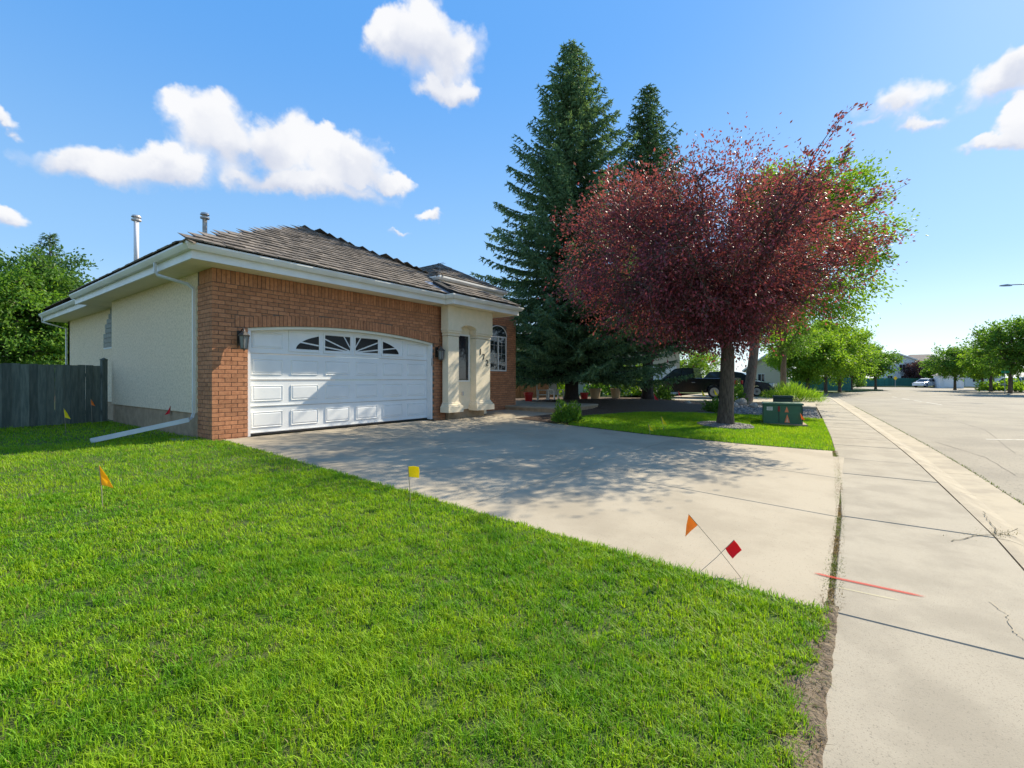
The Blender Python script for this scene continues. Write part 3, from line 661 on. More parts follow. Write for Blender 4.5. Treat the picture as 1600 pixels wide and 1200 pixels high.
# raised strip of roof over the porch bay with metal valley
def strip_roof(x0, x1, yf, z, top, lf):
    shakes(lambda s: (lf and s*cs*.55) or 0., lambda s: x1-x0-s*cs, (x0, yf, z), (1, 0, 0), (0, cs, sn), top, 0, .01)
bz = ZR; MB().add([(5.43, -.86, bz), (8.45, -.86, bz), (8.45-.9, .04, bz+.45), (5.43, .04, bz+.45), (5.43, -.5, bz-.1), (5.43, .04, bz+.2)], [(0, 1, 2, 3), (0, 3, 5, 4)]).build('bay_roof', 'shakebase', house)
strip_roof(5.5, 8.45, -.86, bz, 1.0, True)
MB().add([(5.22, -.57, ZR+.03), (5.45, -.62, ZR+.045), (5.45, .15, ZR+.43), (5.22, .15, ZR+.41)], [(0, 1, 2, 3)]).build('valley_flashing', 'flash', house)
def caps(p0, p1, n_, wv=.105):
    p0 = Vector(p0); p1 = Vector(p1); d = (p1-p0).normalized(); side = d.cross(Vector((0, 0, 1))).normalized(); up = side.cross(d)
    mb_ = MB()
    for i in range(n_):
        a = p0.lerp(p1, i/n_)-d*.03; c = p0.lerp(p1, (i+1)/n_)+d*.08; l0 = .034+random.uniform(-.006, .008); l1 = .024
        for sg in (1, -1):
            q = [a+up*l0, c+up*l1, c+side*sg*wv-up*(.06-l1), a+side*sg*wv-up*(.06-l0)]
            mb_.add([*q, *[v-up*.02 for v in q]], [(0, 1, 2, 3), (7, 6, 5, 4), (0, 3, 7, 4), (3, 2, 6, 7), (1, 0, 4, 5), (2, 1, 5, 6)])
    o = mb_.build('ridge_cap', 'shake', roof)
caps((EX0, EYF, ZR), apx, 26); caps((EX1, EYF, ZR), apx, 26); caps(apx, (APX, 13.4, apx[2]), 30)
# --- upper hip roof over the entry
UX0, UX1, UY, UZ = 6.1, 9.25, .45, 4.40; um = (UX0+UX1)/2+.1; ur = um-UX0; uz = UZ+.12+ur*.53
ub = MB(); ub.add([(UX0, UY, UZ+.12), (UX1, UY, UZ+.12), (um, UY+ur, uz), (um, 9, uz), (UX0, 9, UZ+.12), (UX1, 9, UZ+.12)], [(0, 1, 2), (0, 2, 3, 4), (1, 5, 3, 2)]); ub.build('upper_roof', 'shakebase', house)
al = math.atan(.53); c2, s2 = math.cos(al), math.sin(al)
shakes(lambda s: s*c2, lambda s: UX1-UX0-s*c2, (UX0, UY, UZ+.12), (1, 0, 0), (0, c2, s2), ur/c2, 0); shakes(lambda s: 0., lambda s: 8.5-s*c2, (UX0, 9, UZ+.12), (0, -1, 0), (c2, 0, s2), ur/c2, 0)
caps((UX0, UY, UZ+.12), (um, UY+ur, uz), 9); caps((UX1, UY, UZ+.12), (um, UY+ur, uz), 9)
upth = [(UX0+.06, 5), (UX0+.06, UY+.06), (UX1-.06, UY+.06), (UX1-.06, 7)]
MB().sweep(upth, [(-.03, UZ-.16), (0, UZ-.16), (0, UZ+.09), (-.03, UZ+.09)]).build('upper_fascia', 'gutter', house)
MB().sweep(upth, [(.002, UZ), (.08, UZ), (.12, UZ+.06), (.12, UZ+.11), (.002, UZ+.11)]).build('upper_gutter', 'gutter', house)
MB().box((UX0+.5, UY+.5, 3.4), (UX1-.4, 8.8, UZ-.13)).build('upper_wall', 'stucco', house); MB().box((UX0+.1, UY+.1, UZ-.129), (UX1-.1, 8.9, UZ-.11)).build('upper_soffit', 'soffit', house)
# --- porch bay with two columns
b = MB(); b.box((5.88, -.12, .62), (7.44, .8, ZS)); b.build('bay_wall', 'stucco2', house)
MB().box((5.9, -.08, .05), (7.46, .8, .619)).build('bay_foundation', 'found', house)
for x0, x1 in ((5.64, 6.06), (6.80, 7.44)):
    b = MB(); b.bbox((x0, -.34, .86), (x1, -.121, 2.68), .006); col_ = b.build('column', 'stucco2', house)
    b = MB(); b.bbox((x0-.085, -.44, .58), (x1+.085, -.121, .75), .012); b.bbox((x0-.05, -.40, .751), (x1+.05, -.121, .81), .02); b.bbox((x0-.02, -.365, .811), (x1+.02, -.121, .859), .015); b.build('plinth', 'stucco2', col_)
    b = MB(); b.bbox((x0-.02, -.36, 2.69), (x1+.02, -.121, 2.735), .01); b.box((x0-.008, -.348, 2.736), (x1+.008, -.121, 2.775)); b.bbox((x0-.045, -.385, 2.776), (x1+.045, -.121, 2.83), .012); b.box((x0-.06, -.40, 2.831), (x1+.06, -.121, 2.90)); b.build('capital', 'stucco2', col_)
b = MB(); P = [(5.59, 2.902), (6.10, 2.902)]+[(6.43-.33*math.cos(t), 2.902+.12*math.sin(t)) for t in np.linspace(.1, math.pi-.1, 12)]+[(6.76, 2.902), (7.49, 2.902), (7.49, ZS-.002), (5.59, ZS-.002)]
b.prism(P, 'y', -.395, -.121); b.build('lintel', 'stucco2', house)
def window(x0, x1, z0, z1, y, parent, bars=(), hb=(), fw=.045, out=-1, name='window'):
    wn = MB(); wn.box((x0-fw, y-.03, z0-fw), (x1+fw, y+.0, z0)); wn.box((x0-fw, y-.03, z1), (x1+fw, y, z1+fw)); wn.box((x0-fw, y-.03, z0), (x0, y, z1)); wn.box((x1, y-.03, z0), (x1+fw, y, z1))
    wo = wn.build(name, 'vinyl', parent)
    MB().box((x0, y-.012, z0), (x1, y-.002, z1)).build('pane', 'glass', wo)
    for xb, t in bars: MB().box((xb-t/2, y-.03 if t > .02 else y-.018, z0), (xb+t/2, y-.0125, z1)).build('mullion', 'vinyl', wo)
    for zb_, t in hb: MB().box((x0, y-.0175, zb_-t/2), (x1, y-.0126, zb_+t/2)).build('glazing_bar', 'vinyl', wo)
    return wo
window(6.22, 6.68, 1.46, 2.74, -.121, house)
MB().bbox((6.4, -.15, 1.02), (6.47, -.122, 1.13), .004).build('outlet_box', 'galv', house)
def text(s_, size, loc, rx, rz, mat, name, parent=None, ext=.006):
    cu = bpy.data.curves.new(name, 'FONT'); cu.body = s_; cu.size = size; cu.extrude = ext; cu.align_x = 'CENTER'
    to = bpy.data.objects.new(name, cu); COL.objects.link(to); bpy.context.view_layer.update()
    me = bpy.data.meshes.new_from_object(to.evaluated_get(bpy.context.evaluated_depsgraph_get())); bpy.data.objects.remove(to)
    o = link(name, me, mat, parent); o.rotation_euler = (rx, 0, rz); o.location = Vector(loc)-(ORG[parent] if parent else Vector((0, 0, 0))); return o
for ch, xx, zz in (('1', 6.99, 2.22), ('7', 7.13, 2.06), ('2', 7.29, 1.90)):
    text(ch, .26, (xx, -.348, zz), math.pi/2, 0, 'iron', 'house_number', house)
# --- brick wall of the entry with its window
EYW = 1.0
ew = MB().box((7.80, EYW+.009, .1), (10.60, EYW+.25, ZS+.6)).build('entry_wall', 'mortar', house)
eb = MB(); zc = .12; row = 0
while zc < 3.9:
    x = 7.8-(BL/2 if row % 2 else 0)
    while x < 10.6:
        a, c = max(x, 7.8), min(x+BL-JT, 10.6); x += BL
        if c-a < .03: continue
        if zc > 1.72 and zc < 3.42 and c > 9.0 and a < 10.04:
            if a < 8.97: c = 9.0
            elif c > 10.07: a = 10.04
            else: continue
        eb.box((a, EYW, zc), (c, EYW+.1, zc+CH-JT))
    zc += CH; row += 1
o = eb.build('bricks', 'brick', ew); o['kind'] = 'stuff'
eb = MB().box((10.49, EYW+.25, .1), (10.6, 9., ZS+.6)).build('entry_side_wall', 'stucco', house)
window(9.08, 9.96, 1.82, 2.98, EYW+.01, house, [(9.52, .055), (9.3, .01), (9.74, .01)], [(2.1, .008), (2.4, .008), (2.7, .008)])
b = MB(); P = [(9.52-.5*math.cos(t), 3.04+.36*math.sin(t)) for t in np.linspace(0, math.pi, 14)]; b.prism(P, 'y', EYW-.015, EYW+.03); aw = b.build('arched_window', 'glass', house)
b = MB(); b.tube([(x, EYW-.01, z) for x, z in P], .017, 6); b.build('arch_frame', 'vinyl', aw)
MB().box((8.35, -.6, ZS+.021), (8.42, 1.0, ZS+.03)).build('eave_board', 'soffit', house)
b = MB(); b.box((7.47, .1, .4), (7.8, 1.0, ZS)); b.build('porch_side_wall', 'stucco2', house)
# --- downspouts
def spout(P, name, mat='spout', wv=.024):
    mb_ = MB(); mb_.tube(P, wv*1.25, 4); return mb_.build(name, mat, house)
spout([(-.54, 1.05, 3.63), (-.54, 1.05, 3.47), (-.50, 1.03, 3.40), (-.12, .76, 3.27), (-.045, .705, 3.18)], 'downspout_elbow')
spout([(-.045, .705, 3.19), (-.045, .705, .86)], 'downspout', 'gutter')
sa = Vector((-.045, .705, .86)); se = gp(142, 697, .36)
spout([sa, (-.07, .70, .78), (-.16, .62, .74)], 'downspout_bend')
mb_ = MB(); mb_.tube([(-.14, .64, .745), (se[0], se[1], gzf(*se)+.05)], .055, 4); mb_.build('downspout_extension', 'spout', house)
spout([(RX-EO-.14, EY+.2, 3.63), (RX-EO-.14, EY+.2, 3.45), (RX-.06, EY-.1, 3.25), (RX-.06, EY-.1, .5)], 'rear_downspout', 'gutter')
MB().bbox((-.42, .28, .37), (-.1, .8, .41), .01).build('splash_block', 'concrete', house)
# --- vent pipes on the roof
def vent(px, d, ytop, r, mat, name, ycap):
    x, y = at(px, d); zt = zat(ytop, d); zb_ = roofz(x, y)-.05
    b = MB(); b.lathe([(r, zb_), (r, zt-.05)], (x, y, 0), 14); vo = b.build(name, mat, house, True)
    b = MB(); b.lathe([(r*1.1, zt-.16), (r*2.0, zt-.15), (r*2.0, zt-.11), (r*1.1, zt-.10)], (x, y, 0), 14); b.lathe([(r*.8, zt-.1), (r*.8, zt-.06), (r*2.0, zt-.05), (r*1.6, zt), (.01, zt+.01)], (x, y, 0), 14); b.build('vent_cap', 'galv', vo)
    MB().lathe([(r*2.2, zb_), (r*1.1, zb_+.3)], (x, y, 0), 12).build('vent_collar', 'flash', vo)
vent(213, 13.6, 337, .062, 'pipe', 'vent_pipe', 0); vent(320, 12.4, 333, .055, 'rustpipe', 'vent_pipe', 0)
# --- wall lanterns
def lantern(x, z, label, y=-.004):
    t = thing('wall_lantern', label, 'lantern', (x, y, z), group='lanterns beside the garage door')
    b = MB(); b.bbox((x-.055, y-.02, z-.11), (x+.055, y, z+.17), .006); b.build('back_plate', 'iron', t)
    b = MB(); b.tube([(x, y-.01, z+.10), (x, y-.07, z+.19), (x, y-.14, z+.20), (x, y-.165, z+.155)], .012, 6); b.build('arm', 'iron', t)
    c = (x, y-.165, z)
    b = MB(); b.lathe([(.105, .06), (.11, .075), (.06, .125), (.028, .15), (.014, .175), (.004, .20)], c, 6); b.build('lamp_roof', 'pewter', t)
    b = MB(); b.lathe([(.060, -.16), (.082, .058)], c, 6); b.build('lamp_glass', 'lampglass', t)
    b = MB()
    for k in range(6):
        a = 6.28319*k/6; b.tube([(c[0]+.063*math.cos(a), c[1]+.063*math.sin(a), z-.165), (c[0]+.086*math.cos(a), c[1]+.086*math.sin(a), z+.065)], .007, 4)
    b.lathe([(.07, -.185), (.075, -.16), (.03, -.155)], c, 6); b.lathe([(.01, -.21), (.02, -.19), (.01, -.183)], c, 6); b.build('lamp_cage', 'pewter', t)
lantern(.47, 2.23, 'black wall lantern on the brick pier left of the garage door'); lantern(5.53, 2.20, 'black wall lantern on brick between garage door and cream column')

# ================================================================== fence on the left
fa = Vector((-.10, 6.33)); fd = Vector((-1., -.20)).normalized(); fn = Vector((fd.y, -fd.x))
fence = thing('board_fence', 'dark green stained wooden board fence meeting the stucco wall', 'fence', (fa.x, fa.y, .36))
fang = math.atan2(fd.y, fd.x)
def obox(b, s0, s1, o0, o1, z0, z1):
    P = [fa+fd*s+fn*o for s, o in ((s0, o0), (s1, o0), (s1, o1), (s0, o1))]
    b.add([(p.x, p.y, z) for z in (z0, z1) for p in P], [(0, 3, 2, 1), (4, 5, 6, 7), (0, 1, 5, 4), (1, 2, 6, 5), (2, 3, 7, 6), (3, 0, 4, 7)]); return b
s = .12; i = 0
sgn = -1 if (fa+fn-Vector((-3, -9))).length > fa.length and fn.y > 0 else 1
while s < 9:
    wv = random.uniform(.138, .15); q = .012*(i % 2)
    b = obox(MB(), s, s+wv, -.02*1-q, .0-q, .36, 1.845+random.uniform(-.012, .012)-.0)
    b.build('board', 'fence', fence); s += wv+random.choice([.002, .003, .003, .008]); i += 1
for z in (.62, 1.55): obox(MB(), .02, 9, .03, .07, z, z+.09).build('rail', 'fence', fence)
for s in (0, 2.6, 5.2, 7.8):
    b = obox(MB(), s-.02, s+.09, -.05 if s == 0 else .03, .07 if s == 0 else .13, .3, 1.98 if s == 0 else 1.8)
    if s == 0:
        p = fa+fd*.035+fn*.01; b.lathe([(.085, 1.981), (.085, 2.0), (.0, 2.05)], (p.x, p.y, 0), 4)
    b.build('post', 'fence', fence)

# ================================================================== grass
def in_view(P, m=.9):
    q = P[:, :2]-CAM[:2]; d = q@FW; r = q@RT
    return (d > .9) & (np.abs(r) < 1.18*d+m)
from mathutils import noise as mn
def patch(x, y, s, o=0.): return mn.noise(Vector((x*s+o, y*s-o, o)))
def blades(name, P, h, wd, cols, lean=.5, seg=2):
    n = len(P); h = np.broadcast_to(h, n)*rng.uniform(.55, 1.25, n); wd = np.broadcast_to(wd, n)*rng.uniform(.7, 1.3, n)
    a = rng.uniform(0, 6.283, n); d = np.stack([np.cos(a), np.sin(a), 0*a], 1); sd = np.stack([-np.sin(a), np.cos(a), 0*a], 1)
    ln = np.abs(rng.normal(0, lean, n))*h; up = np.array([0, 0, 1.])
    base = P-up*.004
    if seg == 2:
        mid = base+up*(h*.62)[:, None]+d*(ln*.32)[:, None]; tip = base+up*(h*.95)[:, None]+d*ln[:, None]
        V = np.stack([base-sd*(wd/2)[:, None], base+sd*(wd/2)[:, None], mid-sd*(wd*.42)[:, None], mid+sd*(wd*.42)[:, None], tip], 1).reshape(-1, 3)
        k = np.arange(n)[:, None]*5; F = np.concatenate([k+[0, 1, 3], k+[0, 3, 2], k+[2, 3, 4]], 0); per = 5
    else:
        tip = base+up*h[:, None]+d*ln[:, None]; V = np.stack([base-sd*(wd/2)[:, None], base+sd*(wd/2)[:, None], tip], 1).reshape(-1, 3); F = np.arange(3*n).reshape(-1, 3); per = 3
    me = npmesh(name, V, F.astype(np.int32)); ca = me.color_attributes.new('Col', 'FLOAT_COLOR', 'POINT')
    c = np.repeat(np.concatenate([cols, np.ones((n, 1))], 1), per, 0).astype(np.float32); ca.data.foreach_set('color', c.ravel())
    o = link(name, me, 'blade'); return o
def lawncols(P, dry=.04):
    n = len(P); c = np.empty((n, 3))
    A = np.array([.19, .38, .012]); B = np.array([.37, .50, .02]); C = np.array([.10, .27, .012]); Dd = np.array([.30, .25, .11])
    v = np.array([.8*patch(x, y, .7, 3)+.5*patch(x, y, 2.6, 9)+.75*patch(x, y, 8.5, 13) for x, y, _ in P]); dry = np.array([.03+.16*max(0, patch(x, y, 1.7, 23)-.1) for x, y, _ in P]) if dry == .04 else dry; t = np.clip(v*1.15+.5+rng.normal(0, .24, n), 0, 1)[:, None]
    c = C*(1-t)+B*t; c = c*.6+A*.4
    k = rng.random(n) < dry; c[k] = Dd*rng.uniform(.6, 1.1, (k.sum(), 1)); return c
def scatter(x0, x1, y0, y1, dens, dmin, dmax, ok=None, zf=gz, dz=0.):
    n = int((x1-x0)*(y1-y0)*dens); P = np.stack([rng.uniform(x0, x1, n), rng.uniform(y0, y1, n), np.zeros(n)], 1)
    d = (P[:, :2]-CAM[:2])@FW; r = np.hypot(*(P[:, :2]-CAM[:2]).T); P = P[in_view(P) & (r >= dmin) & (r < dmax)]
    if ok is not None: P = P[ok(P)]
    P[:, 2] = zf(P[:, 0], P[:, 1])+dz; return P
def okl(P):
    x, y = P[:, 0], P[:, 1]; edge = np.array([soilw(v)-.05 if v > -7 else 0 for v in x])*rng.uniform(.75, 1.25, len(x))
    thin = np.array([patch(a, b_, 1.9, 31)+.5*patch(a, b_, 6., 7) for a, b_ in zip(x, y)])
    keep = rng.random(len(x)) < np.where(thin > .40, .6, 1.)*np.where(np.array([patch(a, b_, 9., 17) for a, b_ in zip(x, y)]) > .28, .38, 1.)
    return (x < DL+.03*rng.random(len(x))) & (y > -9.17+edge) & ~((x > -.04) & (y > -.13)) & (y < 6.25+.2*x) & keep & ((x-CAM[0])**2+(y-CAM[1])**2 > .8)
for (d0, d1, dens, h, wd, sg) in [(0, 2.6, 19000, .040, .0040, 2), (2.6, 4.2, 12000, .040, .0052, 2), (4.2, 6.8, 6500, .040, .0068, 2), (6.8, 11, 3000, .04, .010, 1), (11, 22, 1000, .04, .016, 1)]:
    P = scatter(-16, .3, -9.2, 6.3, dens, d0, d1, okl)
    hh = h*np.array([1+.4*patch(x, y, 1.3, 5)+.55*patch(x, y, 6., 2)+.35*patch(x, y, 15., 8)+.5*math.exp(-((x-.02)**2*9+(y+8.1)**2*6)) for x, y, _ in P])
    tag(blades('lawn_grass', P, hh, wd, lawncols(P), .8, sg), 'mown green lawn grass in the front yard left of the driveway', 'grass', kind='stuff')
def okr(P):
    x, y = P[:, 0], P[:, 1]; lim = np.array([lawn2(v)[1] for v in x])
    return (y < lim+.03) & (y > -nds(x)-.01) & (x > np.interp(y, [-9, -8.3, -7.2, -5.2, -1], [8.3, 8.02, 7.67, 7.43, 7.43])) & (np.hypot((x-11.15)/.86, (y+6.2)/.74) > 1.)
P = scatter(7.4, 17.2, -9.2, -2.2, 2600, 0, 40, okr); c = lawncols(P, .015)*1.08
tag(blades('lawn_grass', P, .055, .012, c, .5, 1), 'small green lawn between the driveway and the neighbour', 'grass', kind='stuff')
# dead thatch on the soil strip, weeds in joints
P = scatter(-6, .3, -9.2, -8.6, 5200, 0, 9, lambda P: (P[:, 1] < -9.17+np.array([soilw(v)+.03 for v in P[:, 0]])) & (P[:, 1] > -9.13), dz=.004)
c = np.array([.26, .19, .10])*rng.uniform(.35, 1.15, (len(P), 1)); k = rng.random(len(P)) < .25; c[k] = np.array([.10, .19, .03])
tag(blades('dead_grass', P, .022, .004, c, 1.6), 'brown dead grass clippings on bare soil beside the sidewalk', 'dead grass', kind='stuff')
P = scatter(.2, 8.3, -9.3, -8.7, 9000, 0, 20, lambda P: (np.abs(P[:, 1]+nds(P[:, 0])-.0+.01) < .045+.03*np.clip(2.-P[:, 0], 0, 1)*rng.random(len(P))), zf=lambda x, y: 0*x-.012)
v = np.array([patch(x, 0, 1.5, 4) for x in P[:, 0]]); c = np.where((v > -.05)[:, None], np.array([.15, .19, .03]), np.array([.24, .18, .09]))*rng.uniform(.5, 1.1, (len(P), 1))
tag(blades('joint_weeds', P, .024, .005, c, .9), 'short weeds growing in the joint between driveway and sidewalk', 'weeds', kind='stuff')
P = scatter(3, 30, -13, -8, 700, 0, 40, lambda P: np.abs(P[:, 1]+nds(P[:, 0])+1.94) < .03, zf=lambda x, y: 0*x-.1)
tag(blades('kerb_weeds', P, .03, .012, np.array([[.13, .19, .03]])*rng.uniform(.5, 1.1, (len(P), 1)), .8, 1), 'thin line of weeds along the gutter edge of the road', 'weeds', kind='stuff')

P = np.array([[*gp(1505+random.gauss(45, 26), 834+random.gauss(0, 4)), 0.] for _ in range(160)])
tag(blades('crack_weeds', P, .014, .005, np.array([[.20, .18, .08]])*rng.uniform(.5, 1.2, (len(P), 1)), 1.2), 'dry weeds sprouting from the cracked sidewalk joint by the kerb', 'weeds', kind='stuff')
# ================================================================== trees
def tubes_np(branches, n=6):
    Vs = []; Fs = []; base = 0
    for P, R in branches:
        P = np.asarray(P, float); m = len(P); T = np.gradient(P, axis=0); T /= np.linalg.norm(T, axis=1)[:, None]+1e-9
        ref = np.array([.3, .9, .1]); A = np.cross(T, ref); A /= np.linalg.norm(A, axis=1)[:, None]+1e-9; B = np.cross(T, A)
        ang = np.arange(n)*2*np.pi/n
        V = P[:, None]+(A[:, None]*np.cos(ang)[None, :, None]+B[:, None]*np.sin(ang)[None, :, None])*np.asarray(R)[:, None, None]
        i = np.arange(m-1)[:, None]*n; k = np.arange(n)[None]; F = np.stack([i+k, i+(k+1) % n, i+n+(k+1) % n, i+n+k], -1).reshape(-1, 4)+base
        Vs.append(V.reshape(-1, 3)); Fs.append(F); base += m*n
    return np.concatenate(Vs), np.concatenate(Fs)
def leaves_np(C, size, asp=.5, dirs=None, droop=.25):
    n = len(C); s = size*rng.uniform(.65, 1.25, n)
    D = rng.normal(0, 1, (n, 3)) if dirs is None else dirs+rng.normal(0, .55, (n, 3)); D[:, 2] -= droop; D /= np.linalg.norm(D, axis=1)[:, None]
    W = np.cross(D, rng.normal(0, 1, (n, 3))); W /= np.linalg.norm(W, axis=1)[:, None]+1e-9; Nn = np.cross(D, W)
    a = C; t = C+D*s[:, None]; m = C+D*(s*.5)[:, None]+Nn*(s*.08)[:, None]
    V = np.stack([a, m+W*(s*asp/2)[:, None], t, m-W*(s*asp/2)[:, None]], 1).reshape(-1, 3)
    return V, np.arange(4*n).reshape(-1, 4).astype(np.int32)
def bez(a, b_, sag, k=6):
    t = np.linspace(0, 1, k)[:, None]; a = np.asarray(a); b_ = np.asarray(b_); return a*(1-t)+b_*t+np.array(sag)*(4*t*(1-t))
def tree(name, label, x, y, z, H, fork, R, cc, cr, nleaf, lsize, leafmat, barkmat='bark', n1=12, n2=8, n3=5, group=None, lean=(0, 0), asp=.5, fill=.35, seed=1, excurrent=True, shoots=0, twig=.55, low=.2, extra=90):
    """trunk -> limbs -> boughs -> twigs inside the ellipsoid cc, cr; leaves along boughs and twigs."""
    global rng
    old = rng; rng = np.random.default_rng(seed)
    t = thing(name, label, 'tree', (x, y, z), group=group)
    cc = np.array(cc, float); cr = np.array(cr, float)
    base = np.array([x, y, z-.05]); fk = np.array([x+lean[0]*fork/H, y+lean[1]*fork/H, z+fork]); top = np.array([cc[0], cc[1], cc[2]+cr[2]*.75])
    br = []; TP = np.concatenate([bez(base, fk, (lean[0]*.03, lean[1]*.03, 0), 6)[:-1], bez(fk, top, (0, 0, 0), 7)+np.concatenate([[[0, 0, 0]], rng.normal(0, .012*H, (6, 3))])])
    TR = np.concatenate([R*np.array([1.32, 1.08, 1, .96, .93]), R*np.array([.9, .62, .47, .34, .22, .12, .04])]) if excurrent else np.concatenate([R*np.array([1.32, 1.08, 1, .96, .95]), R*np.array([.9, .6, .42, .3, .2, .1, .03])])
    br.append((TP, TR)); pts = []; dr = []
    for i in range(n1):
        s_ = rng.uniform(.0, .75)**1.1; start = fk+(top-fk)*s_*.9 if excurrent else fk+(top-fk)*s_*.35
        az = i*2.39996+rng.uniform(-.4, .4); el = rng.uniform(-low*3.14, 1.25)
        dirv = np.array([math.cos(az)*math.cos(el), math.sin(az)*math.cos(el), math.sin(el)])
        end = cc+dirv*cr*rng.uniform(.62, .86)
        if end[2] < start[2]-.5: end[2] = start[2]-.5+rng.uniform(-.3, .3)
        Lm = np.linalg.norm(end-start); limb = bez(start, end, (0, 0, .08*Lm), 7); r0 = R*(.42 if not excurrent else .36)*(1-.45*s_)
        br.append((limb, np.linspace(r0, r0*.22, 7)))
        for j in range(n2):
            q = rng.uniform(.25, 1.); p = limb[min(6, int(q*6))]
            v = rng.normal(0, 1, 3); v = v/np.linalg.norm(v)+.75*(p-cc)/cr; v[2] += .12
            Lb = rng.uniform(.22, .42)*cr.mean(); e = p+v/np.linalg.norm(v)*Lb
            k = np.linalg.norm((e-cc)/cr)
            if k > 1.08: e = cc+(e-cc)/k*rng.uniform(.95, 1.1)
            bough = bez(p, e, (0, 0, .06*Lb), 5); br.append((bough, np.linspace(r0*.26, r0*.07, 5)))
            for m in range(n3):
                p2 = bough[rng.integers(1, 5)]; v = rng.normal(0, 1, 3); v = v/np.linalg.norm(v)+.6*(e-p)/max(Lb, .01); v /= np.linalg.norm(v); Lt = twig*rng.uniform(.5, 1.3)
                e2 = p2+v*Lt; br.append((bez(p2, e2, (0, 0, .04), 3), np.array([.012, .008, .004])*max(1, R/.15)*.7))
                nn = max(1, int(nleaf/(n1*n2*n3))); tt = rng.uniform(.1, 1.05, nn)[:, None]
                pts.append(p2+(e2-p2)*tt+rng.normal(0, .07+.05*Lt, (nn, 3))); dr.append(np.repeat(v[None], nn, 0))
    LP = np.concatenate([P_ for P_, R_ in br[1:] if len(P_) >= 5])
    for i in range(extra):                   # leafy sprays filling the lumpy crown
        v = rng.normal(0, 1, 3); v /= np.linalg.norm(v); lump = 1+.16*mn.noise(Vector(v*2.3+seed))+.10*mn.noise(Vector(v*5.1-seed))
        e = cc+v*cr*lump*rng.uniform(.3, 1.)**.45
        j = np.argmin(((LP-e)**2).sum(1)); p = LP[j]; br.append((bez(p, e, (0, 0, .05), 4), np.linspace(.014, .004, 4)*max(1, R/.18)))
        m_ = int(nleaf*.6/max(1, extra)); sp_ = (.068 if nleaf > 60000 else .10)*cr.mean()
        pts.append(e+rng.normal(0, 1, (m_, 3))*np.array([sp_, sp_, sp_*.75])); dr.append(np.repeat(v[None], m_, 0))
    for i in range(shoots):                  # long whips standing out of the crown
        az = rng.uniform(0, 6.28); el = rng.uniform(.15, 1.1)
        if i % 2: az = math.atan2(RT[1], RT[0])+rng.normal(0, .45); el = rng.uniform(-.25, .25)
        dirv = np.array([math.cos(az)*math.cos(el), math.sin(az)*math.cos(el), math.sin(el)])
        p = LP[np.argmin(((LP-(cc+dirv*cr*.85))**2).sum(1))]; e = p+(dirv*np.array([1, 1, .8])+np.array([0, 0, .35]))*rng.uniform(.5, 1.5)*(1.3 if i % 2 else 1); whip = bez(p, e, rng.normal(0, .08, 3), 6); br.append((whip, np.linspace(.014, .003, 6)))
        for k in range(14):
            q = whip[rng.integers(1, 6)]+rng.normal(0, .05, 3); v = rng.normal(0, 1, 3); e2 = q+v/np.linalg.norm(v)*.3
            pts.append(q+(e2-q)*rng.uniform(0, 1, (7, 1))+rng.normal(0, .04, (7, 3))); dr.append(np.repeat((e-p)[None]/np.linalg.norm(e-p), 7, 0))
    pts = np.concatenate(pts); dr = np.concatenate(dr)
    o3 = np.array([x, y, z]); V, F = tubes_np(br, 7); me = npmesh('trunk', V-o3, F.astype(np.int32)); me.polygons.foreach_set('use_smooth', [True]*len(me.polygons)); link('trunk', me, barkmat, t)
    V, F = leaves_np(pts, lsize, asp, dr); link('crown', npmesh('crown', V-o3, F), leafmat, t); rng = old
    return t
